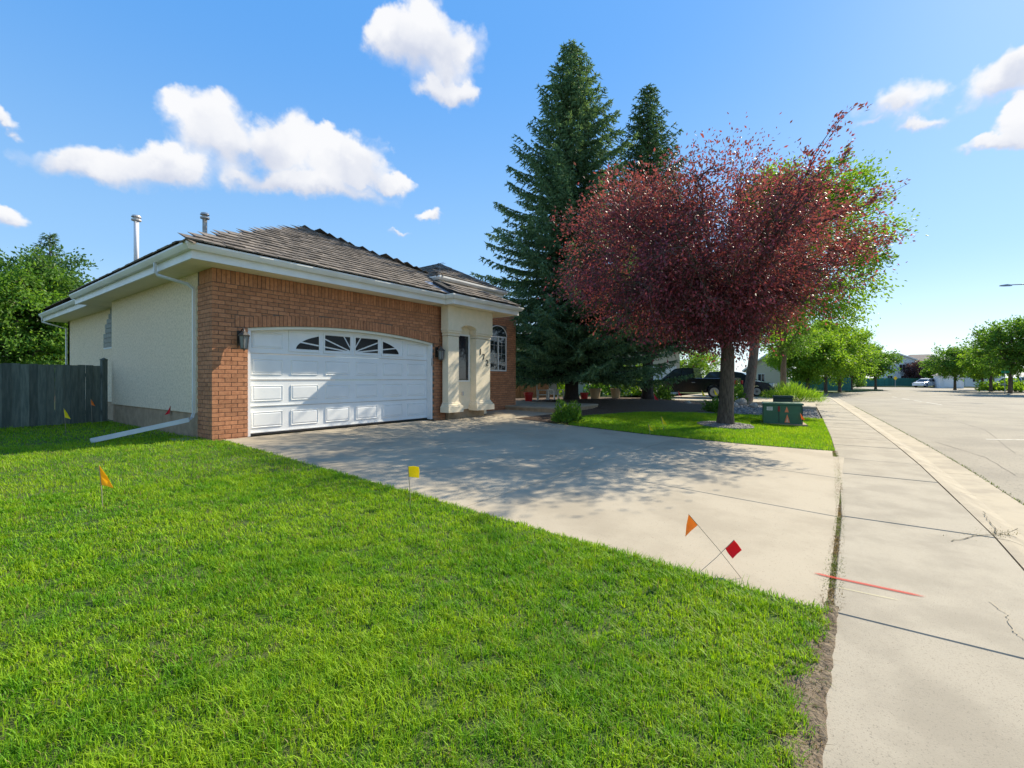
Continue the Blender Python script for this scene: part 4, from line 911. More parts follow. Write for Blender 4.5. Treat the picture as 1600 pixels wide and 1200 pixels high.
def spruce(name, label, x, y, z, H, R, leafmat, seed, z0=1.3, trunkR=.26, group=None, nb=300, fine=1.):
    global rng
    old = rng; rng = np.random.default_rng(seed); t = thing(name, label, 'tree', (x, y, z), group=group)
    br = [(np.array([[x, y, z-.1], [x, y, z+.3], [x, y, z+H*.35], [x, y, z+H*.7], [x, y, z+H]]), np.array([trunkR*1.35, trunkR, trunkR*.7, trunkR*.35, .01]))]
    VV = []; up = np.array([0, 0, 1.])
    for i in range(nb):
        q = (i+rng.uniform(0, 1))/nb; q = q**1.12; h = z0+(H-z0-.1)*q; rel = (H-h)/(H-z0)
        Lb = (R*min(1., rel**.78*1.02)*(.86 if rel > .9 else 1))*rng.uniform(.66, 1.1)+.12; az = i*2.39996+rng.uniform(-.25, .25)
        d = np.array([math.cos(az), math.sin(az), 0.]); sd = np.array([-d[1], d[0], 0.])
        slope = .55-1.05*min(1, rel*1.15); cur = .34 if rel > .2 else .1
        tt = np.linspace(0, 1, 8); P = np.array([x, y, z+h])+d*(Lb*tt)[:, None]+up*(Lb*(slope*tt*.62+cur*(tt**2.2)*.8))[:, None]
        br.append((P, np.linspace(.05*rel+.012, .004, 8)))
        st = .105/fine; n = max(3, int(Lb/st))
        for k in range(n):
            s_ = .10+.9*(k+rng.uniform(0, 1))/n; c = P[0]+(P[-1]-P[0])*s_; j = min(6, int(s_*7)); f = s_*7-j; c = P[j]*(1-f)+P[j+1]*f
            for sg in (-1, 1):
                tl = (.12+.34*Lb*.5*(1-s_)+.12)*rng.uniform(.6, 1.15); v = d*.72+sd*sg*rng.uniform(.55, 1.)+up*rng.uniform(-.42, .12); v /= np.linalg.norm(v)
                m = max(2, int(tl/.075)); u = (np.arange(m)+.5)/m; cs_ = c+v*(u*tl)[:, None]-up*((u**1.6)*tl*.28)[:, None]
                VV.append(np.concatenate([cs_, np.repeat(v[None], m, 0)], 1))
            if rng.random() < .55:                 # hanging twiglets
                tl = rng.uniform(.12, .34); m = 3; u = (np.arange(m)+.5)/m; v = np.array([d[0]*.25, d[1]*.25, -1.]); cs_ = c+v*(u*tl)[:, None]; VV.append(np.concatenate([cs_, np.repeat(v[None], m, 0)], 1))
        VV.append(np.concatenate([P[-1:]+d*.04, d[None]+up*.5], 1))
    Q = np.concatenate(VV); C = Q[:, :3]; D = Q[:, 3:]; D = D/np.linalg.norm(D, axis=1)[:, None]; outV = []
    for rep in range(3):
        n = len(C); DD = D+rng.normal(0, .42, (n, 3)); DD /= np.linalg.norm(DD, axis=1)[:, None]; W = np.cross(DD, rng.normal(0, 1, (n, 3))); W /= np.linalg.norm(W, axis=1)[:, None]
        s_ = rng.uniform(.085, .17, n)[:, None]; b0 = C-DD*s_*.45; outV.append(np.stack([b0-W*s_*.20, b0+W*s_*.20, b0+DD*s_*1.25], 1).reshape(-1, 3))
    V = np.concatenate(outV); F = np.arange(len(V)).reshape(-1, 3).astype(np.int32); o3 = np.array([x, y, z])
    link('crown', npmesh('crown', V-o3, F), leafmat, t)
    V, F = tubes_np(br, 6); me = npmesh('trunk', V-o3, F.astype(np.int32)); me.polygons.foreach_set('use_smooth', [True]*len(me.polygons)); link('trunk', me, 'barkd', t); rng = old
    return t
def onground(px, py, z): x, y = gp(px, py, z); return x, y
# the maroon tree on the small lawn
rx_, ry_ = 11.15, -6.2; rz_ = gzf(rx_, ry_); c0 = at(1082, 13.3)
tree('chokecherry_tree', 'maroon leaved tree on the small lawn beside the green utility box', rx_, ry_, rz_, 8.5, 2.25, .205, (c0[0], c0[1], 5.05), (3.85, 3.85, 2.5), 54000, .092, 'redleaf', 'bark', n1=34, n2=11, n3=8, lean=(.25, -.2), asp=.5, seed=11, excurrent=False, shoots=44, twig=.6, low=.24, extra=250)
sp = at(893, 21.2); spruce('spruce_tree', 'tall blue green spruce standing nearest the house entry', sp[0], sp[1], .5, 16.4, 5.3, 'spruce', 3, z0=1.35, trunkR=.33, nb=420, fine=.95)
sp2 = at(1012, 23); spruce('spruce_tree', 'narrower dark spruce behind the maroon tree', sp2[0], sp2[1], .48, 15.6, 3.7, 'spruce2', 4, z0=2.8, trunkR=.28, nb=330, fine=.8)
t2 = at(1166, 24); c2_ = at(1252, 25.5)
tree('ash_tree', 'tall yellow green tree with a tan trunk rising behind the maroon tree', t2[0], t2[1], .3, 12.5, 3.2, .24, (c2_[0], c2_[1], 8.4), (4.0, 4.0, 5.0), 42000, .18, 'leafy', 'bark2', n1=18, n2=10, n3=5, lean=(1.2, -1.4), seed=21, low=.2, twig=.7)
t3 = at(1224, 33); c3 = at(1222, 33)
tree('street_tree', 'thin forked tree behind the daylily clump and dark car', t3[0], t3[1], .2, 7, 2.2, .2, (c3[0], c3[1], 5.2), (2.6, 2.6, 2.3), 7000, .16, 'leafg', 'bark2', n1=10, n2=7, n3=4, seed=22)
for i, (px, d, top, rr, lm, lab) in enumerate([(1262, 44, 520, 2.6, 'leafy', 'first bright green tree by the teal fence, nearest the parked cars'), (1290, 48, 503, 3.0, 'leafy', 'second and tallest bright green tree in the row by the teal fence'), (1312, 52, 512, 2.9, 'leafy', 'third bright green tree in the row by the teal fence'), (1330, 62, 540, 2.8, 'leafg', 'last darker green tree at the far end of the roadside row')]):
    x, y = at(px, d); zt = zat(top, d); z0_ = .04
    tree('street_tree', lab, x, y, z0_, zt, 2.0, .16, (x, y, (zt+1.6)/2), (rr*1.25, rr*1.25, (zt-1.2)/2), 15000, .24, lm, 'bark', n1=11, n2=8, n3=4, group='roadside trees', seed=30+i, low=.25, twig=.6)
for i, (px, d, top, rr, lm, lab) in enumerate([(1368, 66, 545, 2.5, 'leafg', 'round lone tree standing on the far grass corner'), (1492, 62, 548, 3.4, 'leafg', 'spreading tree in front of the far white garage'), (1460, 88, 578, 1.7, 'leafg', 'small light green tree left of the far white garage'), (1535, 66, 565, 3.0, 'leafg', 'low green tree right of the white garage'), (1578, 48, 503, 3.4, 'leafg', 'big loose tree at the right edge beside the lamp post'), (1640, 46, 498, 3.4, 'leafg', 'dark tree at the far right edge of the view'), (1548, 55, 545, 2.6, 'leafy', 'bright green tree left of the big loose tree')]):
    x, y = at(px, d); zt = zat(top, d); z0_ = .05
    tree('street_tree', lab, x, y, z0_, zt, 1.7, .15, (x, y, (zt+1.6)/2+.3), (rr, rr, (zt-1.3)/2), 7000, .26, lm, 'bark', n1=12, n2=8, n3=4, group='trees across the street', seed=50+i, low=.22, twig=.6)
x, y = at(1434, 95); tree('plum_tree', 'purple leaved tree in front of the far white townhouse', x, y, .05, 5.5, 1., .15, (x, y, 3.0), (2.9, 2.9, 2.2), 6000, .25, 'leafp', 'bark', n1=10, n2=8, n3=4, seed=61)
for i, (px, d, top, rr, lm, sd, lab) in enumerate([(78, 24, 392, 2.9, 'leafd', 71, 'leafy bright green tree behind the board fence next to the house'), (30, 22, 420, 3.4, 'leafg', 72, 'dark green tree at the left edge behind the board fence')]):
    x, y = at(px, d); zt = zat(top, d)
    tree('yard_tree', lab, x, y, .36, zt, 1.1, .2, (x, y, (zt+1.2)/2), (rr, rr, (zt-.6)/2), 22000, .19, lm, 'bark', n1=16, n2=10, n3=5, group='trees behind the fence', seed=sd, low=.3)
x, y = at(78, 29); spruce('spruce_tree', 'dark spruce whose tips show above the left yard tree', x, y, .36, zat(372, 29), 3., 'spruce2', 9, z0=.8, nb=150, fine=.5)
# background greenery behind the parked cars
for i, (px, d, top, rr, lm) in enumerate([(1085, 44, 545, 3.2, 'leafy'), (1258, 66, 560, 3.5, 'leafd'), (955, 44, 560, 3.2, 'leafg'), (845, 31, 572, 1.7, 'leafy')]):
    x, y = at(px, d); zt = zat(top, d)
    tree('garden_tree', ['bright green tree behind the parked pickup', 'dark green tree behind the teal fence', 'green tree glimpsed between the two spruces', 'low bright green bush by the brick entry wall'][i], x, y, .3, zt, .8, .12, (x, y, (zt+.9)/2), (rr, rr, (zt-.4)/2), 6000, .2, lm, 'bark', n1=10, n2=7, n3=4, seed=80+i, low=.3)

# ================================================================== stones, shrubs
def stones(name, label, pts, size, mat='gravel'):
    pts = np.asarray(pts); n = len(pts); t = (1+5**.5)/2
    ico = np.array([(-1, t, 0), (1, t, 0), (-1, -t, 0), (1, -t, 0), (0, -1, t), (0, 1, t), (0, -1, -t), (0, 1, -t), (t, 0, -1), (t, 0, 1), (-t, 0, -1), (-t, 0, 1)])/1.9
    IF = np.array([(0, 11, 5), (0, 5, 1), (0, 1, 7), (0, 7, 10), (0, 10, 11), (1, 5, 9), (5, 11, 4), (11, 10, 2), (10, 7, 6), (7, 1, 8), (3, 9, 4), (3, 4, 2), (3, 2, 6), (3, 6, 8), (3, 8, 9), (4, 9, 5), (2, 4, 11), (6, 2, 10), (8, 6, 7), (9, 8, 1)])
    s_ = size*rng.uniform(.5, 1.25, (n, 1, 1))*np.stack([rng.uniform(.8, 1.3, n), rng.uniform(.7, 1.1, n), rng.uniform(.45, .75, n)], 1)[:, None]
    V = ico[None]*s_*rng.uniform(.85, 1.15, (n, 12, 1)); a = rng.uniform(0, 6.28, n); ca, sa_ = np.cos(a)[:, None], np.sin(a)[:, None]
    V = np.stack([V[..., 0]*ca-V[..., 1]*sa_, V[..., 0]*sa_+V[..., 1]*ca, V[..., 2]], -1)+pts[:, None]
    F = (IF[None]+np.arange(n)[:, None, None]*12).reshape(-1, 3); me = npmesh(name, V.reshape(-1, 3), F.astype(np.int32)); me.polygons.foreach_set('use_smooth', [True]*len(me.polygons))
    return tag(link(name, me, mat), label, 'stones', kind='stuff')
a = rng.uniform(0, 6.28, 1400); r = np.sqrt(rng.uniform(.06, 1, 1400)); P = np.stack([11.15+.86*r*np.cos(a), -6.2+.74*r*np.sin(a)], 1)
stones('river_stones', 'ring of grey river stones around the maroon tree trunk', np.c_[P, gz(P[:, 0], P[:, 1])+.03+.04*(1-r)], .05)
struct(MB().lathe([(.9, -.02), (.84, .02), (.3, .05), (.01, .06)], (0, 0, 0), 28).build('stone_bed', 'gravelbed')).location = (11.15, -6.2, gzf(11.15, -6.2)); bpy.data.objects['stone_bed'].scale = (1, .82, 1)
n = 5200; P = np.stack([rng.uniform(15, 22.5, n), rng.uniform(-8.6, -3.4, n)], 1); lo = np.array([max(-nds(x)+.1, np.interp(x, [15, 16.6, 17.1], [-4.6, -6.6, -9.])) for x in P[:, 0]]); hi = np.array([gravY(x)[1] for x in P[:, 0]]); P = P[(P[:, 1] > lo) & (P[:, 1] < hi)]
stones('river_stones', 'grey river stone bed between the small lawn and neighbour driveway', np.c_[P, gz(P[:, 0], P[:, 1])+.015], .055)
def shrub(name, label, x, y, z, r, h, n, size, mat, cat='shrub', asp=.5, up=.4, group=None):
    t = thing(name, label, cat, (x, y, z), group=group); o3 = np.array([x, y, z])
    d = rng.normal(0, 1, (n, 3)); d /= np.linalg.norm(d, axis=1)[:, None]; d[:, 2] = np.abs(d[:, 2]); k = rng.uniform(.35, 1, n)[:, None]**.6
    lump = 1+.25*np.sin(d[:, :1]*5+x)+.2*np.cos(d[:, 1:2]*7+y)
    C = d*k*lump*np.array([r, r, h])+np.array([0, 0, .04]); dirs = d+np.array([0, 0, up]); V, F = leaves_np(C+o3, size, asp, dirs, 0.); link('foliage', npmesh('foliage', V-o3, F), mat, t)
    b = MB()
    for i in range(9): q = d[i]*np.array([r, r, h])*.75; b.tube([(x, y, z-.02), (x+q[0]*.5, y+q[1]*.5, z+q[2]*.6), (x+q[0], y+q[1], z+q[2])], [.014, .01, .004], 5)
    b.build('stem', 'barkd', t); return t
x, y = gp(886, 661, .27); shrub('juniper_shrub', 'round green shrub at the driveway edge before the spruce', x, y, gzf(x, y), .44, .44, 2600, .09, 'leafg', asp=.35, up=.8)
x, y = gp(1240, 628, .1); shrub('daylily_clump', 'yellow green clump of arching daylily leaves by the sidewalk', x, y, gzf(x, y), 1.35, .85, 3000, .36, 'leafy', 'plant', asp=.07, up=.9)
x, y = at(1218, 30.5); shrub('daylily_clump', 'smaller daylily clump touching the bumper of the dark car', x, y, gzf(x, y), .8, .8, 1400, .34, 'leafy', 'plant', asp=.07, up=.9)
x, y = gp(1115, 644, .2); shrub('perennial_plant', 'small leafy plant in the river stones left of the maroon trunk', x, y, gzf(x, y), .34, .42, 600, .12, 'leafg', 'plant')
x, y = at(1148, 24.2); shrub('bushy_plant', 'pale bushy plant at the foot of the tan tree trunk', x, y, gzf(x, y), .6, .95, 1100, .16, 'leafg', 'plant')
x, y = at(1030, 24.); shrub('bushy_plant', 'bushy plant between the spruce trunk and pickup front wheel', x, y, gzf(x, y), .6, .8, 900, .15, 'leafd', 'plant')
for px, d, r, lab in [(1158, 23, .36, 'largest tan boulder leaning at the tan tree trunk'), (1148, 21.6, .22, 'small tan boulder left of the tan tree trunk'), (1178, 21.8, .24, 'tan boulder just left of the green utility box'), (1075, 22, .2, 'pale boulder on the mulch edge below the pickup')]:
    x, y = at(px, d); st_ = MB(); n_ = 8
    for i in range(5):
        pass
    prof = [(r*.85, -.03), (r, r*.35), (r*.8, r*.75), (r*.35, r*1.02), (.02, r*1.05)]; st_.lathe(prof, (0, 0, 0), 9)
    st_.V = [(v[0]*(1.2+.25*mn.noise(Vector(v)*4/r*.4)), v[1]*(.9+.3*mn.noise(Vector(v)*3/r*.4)), v[2]*(1+.2*mn.noise(Vector(v)*5))) for v in st_.V]
    o = st_.build('boulder', 'stone', None, True); o.location = (x, y, gzf(x, y)); tag(o, lab, 'boulder', 'boulders in the stone bed')
for px, d, r, h, lm, lab in [(872, 29, 1.0, 1.5, 'leafy', 'sunlit bush left of the near spruce trunk by the neighbour wall'), (940, 31, 1.2, 1.5, 'leafg', 'bush against the neighbour wall right of the near spruce trunk'), (985, 31, 1.1, 1.8, 'leafy', 'pale bush against the neighbour wall beside the dark spruce trunk')]:
    x, y = at(px, d); shrub('garden_bush', lab, x, y, .36, r, h, 1500, .2, lm)
# hedges far right
for px, py, r, h, lab in [(1575, 611, 2.3, 1.0, 'low clipped hedge at the right edge across the street'), (1515, 603, 2.2, 1.6, 'ragged bush below the white garage'), (1432, 603, 2.6, 1.6, 'dark bush beside the far parked white vehicle'), (1330, 605, 2.0, 2.6, 'dense dark evergreen bush on the far corner'), (1305, 607, 1.5, 1.4, 'bright low bush under the roadside trees')]:
    x, y = gp(px, py, .04); shrub('hedge_bush', lab, x, y, .04, r, h, 2600, .3, 'leafd' if 'dark' in lab else ('leafy' if 'bright' in lab or 'clipped' in lab else 'leafg'), group='bushes across the street')

# ================================================================== utility boxes
bx, by = gp(1223, 661, .12); bzz = gzf(bx, by)-.01; bang = math.atan2(RT[1], RT[0])-.46
ub_ = thing('utility_box', 'green metal transformer box with hazard stickers on the small lawn', 'utility box', (bx, by, bzz), bang)
def lb(b, name, mat, par): return b.build(name, mat, par, local=True)
lb(MB().bbox((-.62, -.12, -.02), (.66, .95, .06), .02), 'pad', 'found', ub_)
bd = lb(MB().bbox((-.53, -.04, .061), (.53, .85, .64), .015), 'cabinet', 'boxgreen', ub_)
lb(MB().bbox((-.555, -.07, .641), (.555, .88, .70), .02), 'lid', 'boxgreen', ub_)
lb(MB().box((-.115, -.052, .10), (-.095, -.041, .62)), 'door_seam', 'boxdark', bd)
lb(MB().box((.50, -.055, .1), (.53, -.041, .62)), 'corner_strip', 'boxdark', bd)
lb(MB().box((-.44, -.046, .47), (-.28, -.0405, .58)), 'label_plate', 'decal', bd)
for q in range(3): lb(MB().box((-.42, -.0475, .555-q*.03), (-.30+.0*q, -.0465, .563-q*.03)), 'label_line', 'boxdark', bd)
lb(MB().box((-.13, -.050, .44), (-.08, -.0465, .60)), 'red_sticker', 'f_red', bd)
lb(MB().prism([(.05, .42), (.16, .42), (.105, .60)], 'y', -.046, -.0405), 'orange_sticker', 'decalo', bd)
lb(MB().prism([(.045, .10), (.19, .10), (.118, .36)], 'y', -.046, -.0405), 'orange_sticker', 'decalo', bd); lb(MB().prism([(.08, .115), (.155, .115), (.118, .25)], 'y', -.050, -.0465), 'peach_sticker', 'decalp', bd)
x, y = at(1223, 15.8); pz = gzf(x, y); pb = thing('telecom_pedestal', 'dark green low box standing behind the green utility box', 'utility box', (x, y, pz), bang)
lb(MB().bbox((-.28, -.2, -.03), (.28, .22, .80), .02), 'cabinet', 'boxdark', pb); lb(MB().bbox((-.30, -.22, .801), (.30, .24, .87), .02), 'lid', 'boxdark', pb)

# ================================================================== marker flags
def flag(px, py, base, col, label, shape='sq', dd=None, sz=.10, z=None, lean=None):
    """base: ground pixel where the wire enters (or depth dd); px,py centre of the flag."""
    if dd is None: bx_, by_ = base if isinstance(base, tuple) and len(base) == 2 and isinstance(base[0], float) else gp(*base)
    else: bx_, by_ = at(base, dd)
    zb_ = gzf(bx_, by_) if z is None else z; d = float((np.array([bx_, by_])-CAM[:2])@FW)
    fx, fy = at(px, d); fz = zat(py, d); t = thing('marker_flag', label, 'flag', (bx_, by_, zb_), group='utility marker flags')
    R3 = Vector((RT[0], RT[1], 0)); u3 = Vector((0, 0, 1)); p = Vector((fx, fy, fz)); b0 = Vector((bx_, by_, zb_)); wd = (p-b0).normalized(); sdv = Vector((R3.x, R3.y, 0))
    side = (R3-wd*R3.dot(wd)).normalized(); bend = Vector((FW[0], FW[1], 0))*.012
    MB().tube([b0-wd*.03, b0.lerp(p, .5)+side*.006, p+wd*sz*.5], .0022 if d < 4 else .004, 5).build('wire', 'wire', t)
    h = sz/2; k = lambda a, c, q=0: p+wd*a+side*c+bend*q
    if shape == 'sq': Pf = [[k(h, 0), k(h*1.0, sz*.5, 1), k(h*.8, sz*1.05, 0)], [k(0, 0), k(-.05*sz, sz*.5, 1.6), k(-.1*sz, sz*1.05, .4)], [k(-h, 0), k(-h*1.2, sz*.5, 1), k(-h*1.3, sz*1.0, -.6)]]
    elif shape == 'sq-': Pf = [[k(h, 0), k(h*1.0, -sz*.5, 1), k(h*.8, -sz*1.05, 0)], [k(0, 0), k(-.05*sz, -sz*.5, 1.6), k(-.1*sz, -sz*1.05, .4)], [k(-h, 0), k(-h*1.2, -sz*.5, 1), k(-h*1.3, -sz*1.0, -.6)]]
    else:                                        # limp triangle hanging from the wire
        dn = Vector((0, 0, -1)); s_ = -1 if shape == 'tri-' else 1; tipp = p+side*s_*sz*.7+dn*sz*.75
        A, B = p+wd*h, p-wd*h; Pf = [[A, A.lerp(tipp, .5)+bend, tipp], [A.lerp(B, .5), A.lerp(B, .5).lerp(tipp, .5)+bend*1.8, tipp+bend*.2], [B, B.lerp(tipp, .5)+bend*.5, tipp+side*.012*s_]]
    b = MB(); V = [v for r_ in Pf for v in r_]; th = -Vector((FW[0], FW[1], 0))*.0015
    b.add(V+[v+th for v in V], [(0, 1, 4, 3), (1, 2, 5, 4), (3, 4, 7, 6), (4, 5, 8, 7), (12, 13, 10, 9), (13, 14, 11, 10), (15, 16, 13, 12), (16, 17, 14, 13)]); b.build('flag', 'f_'+col, t, True); return t
flag(1083, 812, (1158, 904, .02), 'tanger', 'orange triangular flag on a wire leaning across the driveway edge', 'tri-', sz=.105)
flag(1140, 850, (1094, 893, .035), 'red', 'red square flag leaning right near the driveway edge', 'sq', sz=.092)
flag(638, 737, (641, 786, .18), 'yellow', 'yellow square flag on the lawn edge before the driveway', 'sq', sz=.11)
flag(156, 742, (160, 790, .27), 'amber', 'amber orange flag standing alone on the left lawn', 'tri', sz=.19)
flag(100, 645, (103, 682, .33), 'yellow', 'yellow flag in front of the dark board fence', 'tri', sz=.19)
flag(142, 628, (144, 668, .34), 'orange', 'orange flag close to the dark board fence', 'tri', sz=.14)
flag(266, 640, (263, 678, .37), 'red', 'red flag against the stucco wall base', 'tri-', sz=.16)
flag(1034, 656, (1037, 675, .16), 'yellow', 'brighter yellow flag on the small lawn', 'tri', sz=.2); flag(1014, 667, (1016, 683, .14), 'yellow', 'lower yellow flag on the small lawn nearest the driveway', 'tri', sz=.15)
flag(1022, 619, 1024, 'red', 'red flag at the foot of the dark spruce', 'tri', dd=21.5, sz=.3); flag(1060, 614, 1061, 'red', 'red flag before the pickup front wheel', 'tri', dd=24, sz=.25)
flag(1097, 614, 1099, 'yellow', 'left yellow flag in front of the pickup door', 'tri', dd=24, sz=.28); flag(1116, 612, 1118, 'yellow', 'right yellow flag beside the maroon trunk before the pickup', 'tri', dd=24, sz=.3)
flag(1251, 650, (1254, 664, .1), 'orange', 'pale orange flag at the right corner of the green utility box', 'tri', sz=.2)

# ================================================================== vehicles
def taper(x, z, z0, z1, wb, wt): return (wb+(wt-wb)*(z-z0)/(z1-z0))/2
def car(name, label, cat, loc, rz, kind, paint, group=None):
    t = thing(name, label, cat, loc, rz, group)
    if kind == 'pickup':
        Ln, W = 5.75, 1.98; wr = .39; wx = (1.0, 4.55); belt = 1.13
        body = [(.0, .48), (.05, .92), (.18, 1.06), (1.45, 1.15), (3.45, 1.16), (3.47, 1.22), (5.68, 1.20), (5.74, .55), (5.4, .42)]
        gh = [(1.35, belt), (2.15, 1.80), (2.6, 1.86), (3.25, 1.84), (3.43, belt)]
        wins = [[(1.62, 1.17), (2.22, 1.72), (2.55, 1.75), (2.55, 1.17)], [(2.63, 1.17), (2.63, 1.75), (3.2, 1.74), (3.32, 1.17)]]
    else:
        Ln, W = 4.65, 1.86; wr = .34; wx = (.92, 3.65); belt = 1.02
        body = [(.0, .45), (.03, .72), (.22, .90), (1.15, 1.06), (4.45, 1.10), (4.6, .95), (4.63, .5), (4.3, .36)]
        gh = [(1.05, belt), (1.85, 1.58), (2.4, 1.68), (3.9, 1.66), (4.5, belt)]
        wins = [[(1.42, 1.08), (1.95, 1.54), (2.4, 1.6), (2.4, 1.08)], [(2.5, 1.08), (2.5, 1.6), (3.3, 1.6), (3.3, 1.08)], [(3.4, 1.08), (3.4, 1.6), (3.85, 1.58), (4.25, 1.08)]]
    low = []
    for cxw in (wx[1], wx[0]):
        low += [(cxw+(wr+.07)*math.cos(a), wr+(wr+.07)*math.sin(a)) for a in np.linspace(0, math.pi, 9)]
    lowz = .34
    prof = body+[(wx[1]+wr+.09, lowz)]+[p for p in low[:9]]+[(wx[1]-wr-.09, lowz), (wx[0]+wr+.09, lowz)]+[p for p in low[9:]]+[(wx[0]-wr-.09, lowz)]
    zc_ = .8; n = len(prof); V = []; sl_ = [(-W/2, .955), (-W/2+.05, .995), (-W/2+.16, 1.), (W/2-.16, 1.), (W/2-.05, .995), (W/2, .955)]
    for yy, sc in sl_: V += [(Ln/2+(px_-Ln/2)*(sc if abs(yy) > W/2-.1 else 1), yy, zc_+(pz_-zc_)*(sc if pz_ > zc_ else 1)) for px_, pz_ in prof]
    Fs = [(i*n+k, i*n+(k+1) % n, (i+1)*n+(k+1) % n, (i+1)*n+k) for i in range(5) for k in range(n)]+[tuple(range(n)), tuple(5*n+k for k in range(n))]
    lb(MB().add(V, Fs), 'body', paint, t)
    zt = max(p[1] for p in gh); f = lambda x, z, s_, e=0.: (x, s_*(taper(x, z, belt, zt, W*.93, W*.74)+e), z)
    n = len(gh); V = [f(x, z, -1) for x, z in gh]+[f(x, z, 1) for x, z in gh]
    cab = lb(MB().add(V, [tuple(range(n)), tuple(range(n, 2*n))]+[(i, (i+1) % n, n+(i+1) % n, n+i) for i in range(n)]), 'cabin', paint, t)
    for wn in wins:
        for s_ in (-1, 1):
            V = [f(x, z, s_, .002) for x, z in wn]+[f(x, z, s_, .012) for x, z in wn]; m = len(wn); lb(MB().add(V, [tuple(range(m)), tuple(range(m, 2*m))]+[(i, (i+1) % m, m+(i+1) % m, m+i) for i in range(m)]), 'side_window', 'glass', cab)
    for (xa, za), (xb, zb2), nm in ((gh[0], gh[1], 'windscreen'), (gh[-1], gh[-2], 'rear_window')):
        e = Vector((-(zb2-za), 0, xb-xa)).normalized()*(.012 if nm == 'windscreen' else -.012); q = []
        for tq in (.08, .93):
            x, z = xa+(xb-xa)*tq, za+(zb2-za)*tq; hw = taper(x, z, belt, zt, W*.93, W*.74)-.09; q += [Vector((x, -hw, z)), Vector((x, hw, z))]
        V = [v+e*.1 for v in q]+[v+e for v in q]; lb(MB().add(V, [(0, 1, 3, 2), (4, 5, 7, 6), (0, 1, 5, 4), (1, 3, 7, 5), (3, 2, 6, 7), (2, 0, 4, 6)]), nm, 'glass', cab)
    for cxw in wx:
        for s_ in (-1, 1):
            c = (cxw, s_*(W/2-.13), wr); wh = lb(MB().lathe([(wr*.62, -.11), (wr*.95, -.115), (wr, -.07), (wr, .07), (wr*.95, .115), (wr*.62, .11)], c, 24, 'y'), 'wheel', 'tyre', t)
            b = MB(); b.lathe([(wr*.64, -.02), (wr*.64, .02)], (c[0], c[1]+s_*.085, c[2]), 20, 'y'); yb = c[1]+s_*.106
            lb(b, 'rim_disc', 'plastic', wh); b = MB()
            for k in range(5):
                a_ = 6.28319*k/5+.3; d_ = Vector((math.cos(a_), 0, math.sin(a_))); q = Vector((-d_.z, 0, d_.x)); o_ = Vector((c[0], yb, c[2])); b.add([o_+q*.05, o_-q*.05, o_+d_*wr*.6-q*.07, o_+d_*wr*.6+q*.07, *[v+Vector((0, s_*.02, 0)) for v in (o_+q*.05, o_-q*.05, o_+d_*wr*.6-q*.07, o_+d_*wr*.6+q*.07)]], [(0, 1, 2, 3), (4, 5, 6, 7), (0, 1, 5, 4), (1, 2, 6, 5), (2, 3, 7, 6), (3, 0, 4, 7)])
            b.lathe([(wr*.66, -.012), (wr*.66, .014), (wr*.58, .014)], (c[0], yb, c[2]), 20, 'y'); lb(b, 'rim', 'rim', wh)
    for s_ in (-1, 1):
        y0, y1 = sorted((s_*(W/2-.42), s_*(W/2-.03))); zl = .78 if kind == 'pickup' else .70
        lb(MB().bbox((-.015, y0, zl), (.28, y1, zl+.17), .02), 'headlight', 'headlight', t); lb(MB().bbox((Ln-.10, y1-.2 if s_ > 0 else y0, .85), (Ln+.012, y1 if s_ > 0 else y0+.2, 1.08), .01), 'tail_light', 'tail', t)
        lb(MB().bbox((gh[0][0]+.42, s_*(W/2+.06)-.07, belt+.02), (gh[0][0]+.56, s_*(W/2+.06)+.07, belt+.2), .02), 'mirror', paint, t)
        lb(MB().box((wx[0]+.6, s_*(W/2-.01)-.008, .46), (wx[1]-.6, s_*(W/2-.01)+.008, .53)), 'side_strip', 'plastic', t)
        for k in (2.1, 3.05): lb(MB().bbox((k+.2, s_*(W/2-.01)-.02, .93), (k+.4, s_*(W/2-.01)+.02, .965), .004), 'handle', 'chrome', t)
    lb(MB().bbox((-.035, -W/2+.45, .62), (.05, W/2-.45, .86), .02), 'grille', 'chrome', t)
    lb(MB().bbox((-.07, -W/2+.08, .38), (.08, W/2-.08, .58), .03), 'bumper', 'chrome' if kind == 'pickup' else paint, t); lb(MB().bbox((Ln-.08, -W/2+.08, .42), (Ln+.06, W/2-.08, .6), .03), 'bumper', 'chrome' if kind == 'pickup' else paint, t)
    if kind == 'pickup': lb(MB().box((3.56, -W/2+.12, 1.0), (5.64, W/2-.12, 1.225)), 'bed_cover', 'plastic', t)
    return t
# each car's own +X runs from nose to tail
ZD = .331
car('pickup_truck', 'black pickup parked nose to the neighbour house behind the maroon tree', 'pickup', (26.75, 2.0, ZD), -math.pi/2, 'pickup', 'carblack')
car('parked_suv', 'dark blue car facing the street beside the black pickup', 'car', (31.5, -5.0, ZD), math.pi/2, 'suv', 'carblue')
x, y = at(1434, 84); car('parked_suv', 'white vehicle parked far down the street by the fence', 'car', (x, y, -.1), math.atan2(RT[1], RT[0])+.35, 'suv', 'carwhite')
x, y = at(1556, 56); car('parked_suv', 'white car under the big tree at the right edge', 'car', (x, y, .05), math.atan2(RT[1], RT[0])+.1, 'suv', 'carwhite')
x, y = at(1594, 58); car('parked_suv', 'dark car cut off by the right edge of the view', 'car', (x, y, .05), math.atan2(RT[1], RT[0])+.1, 'suv', 'carblack')

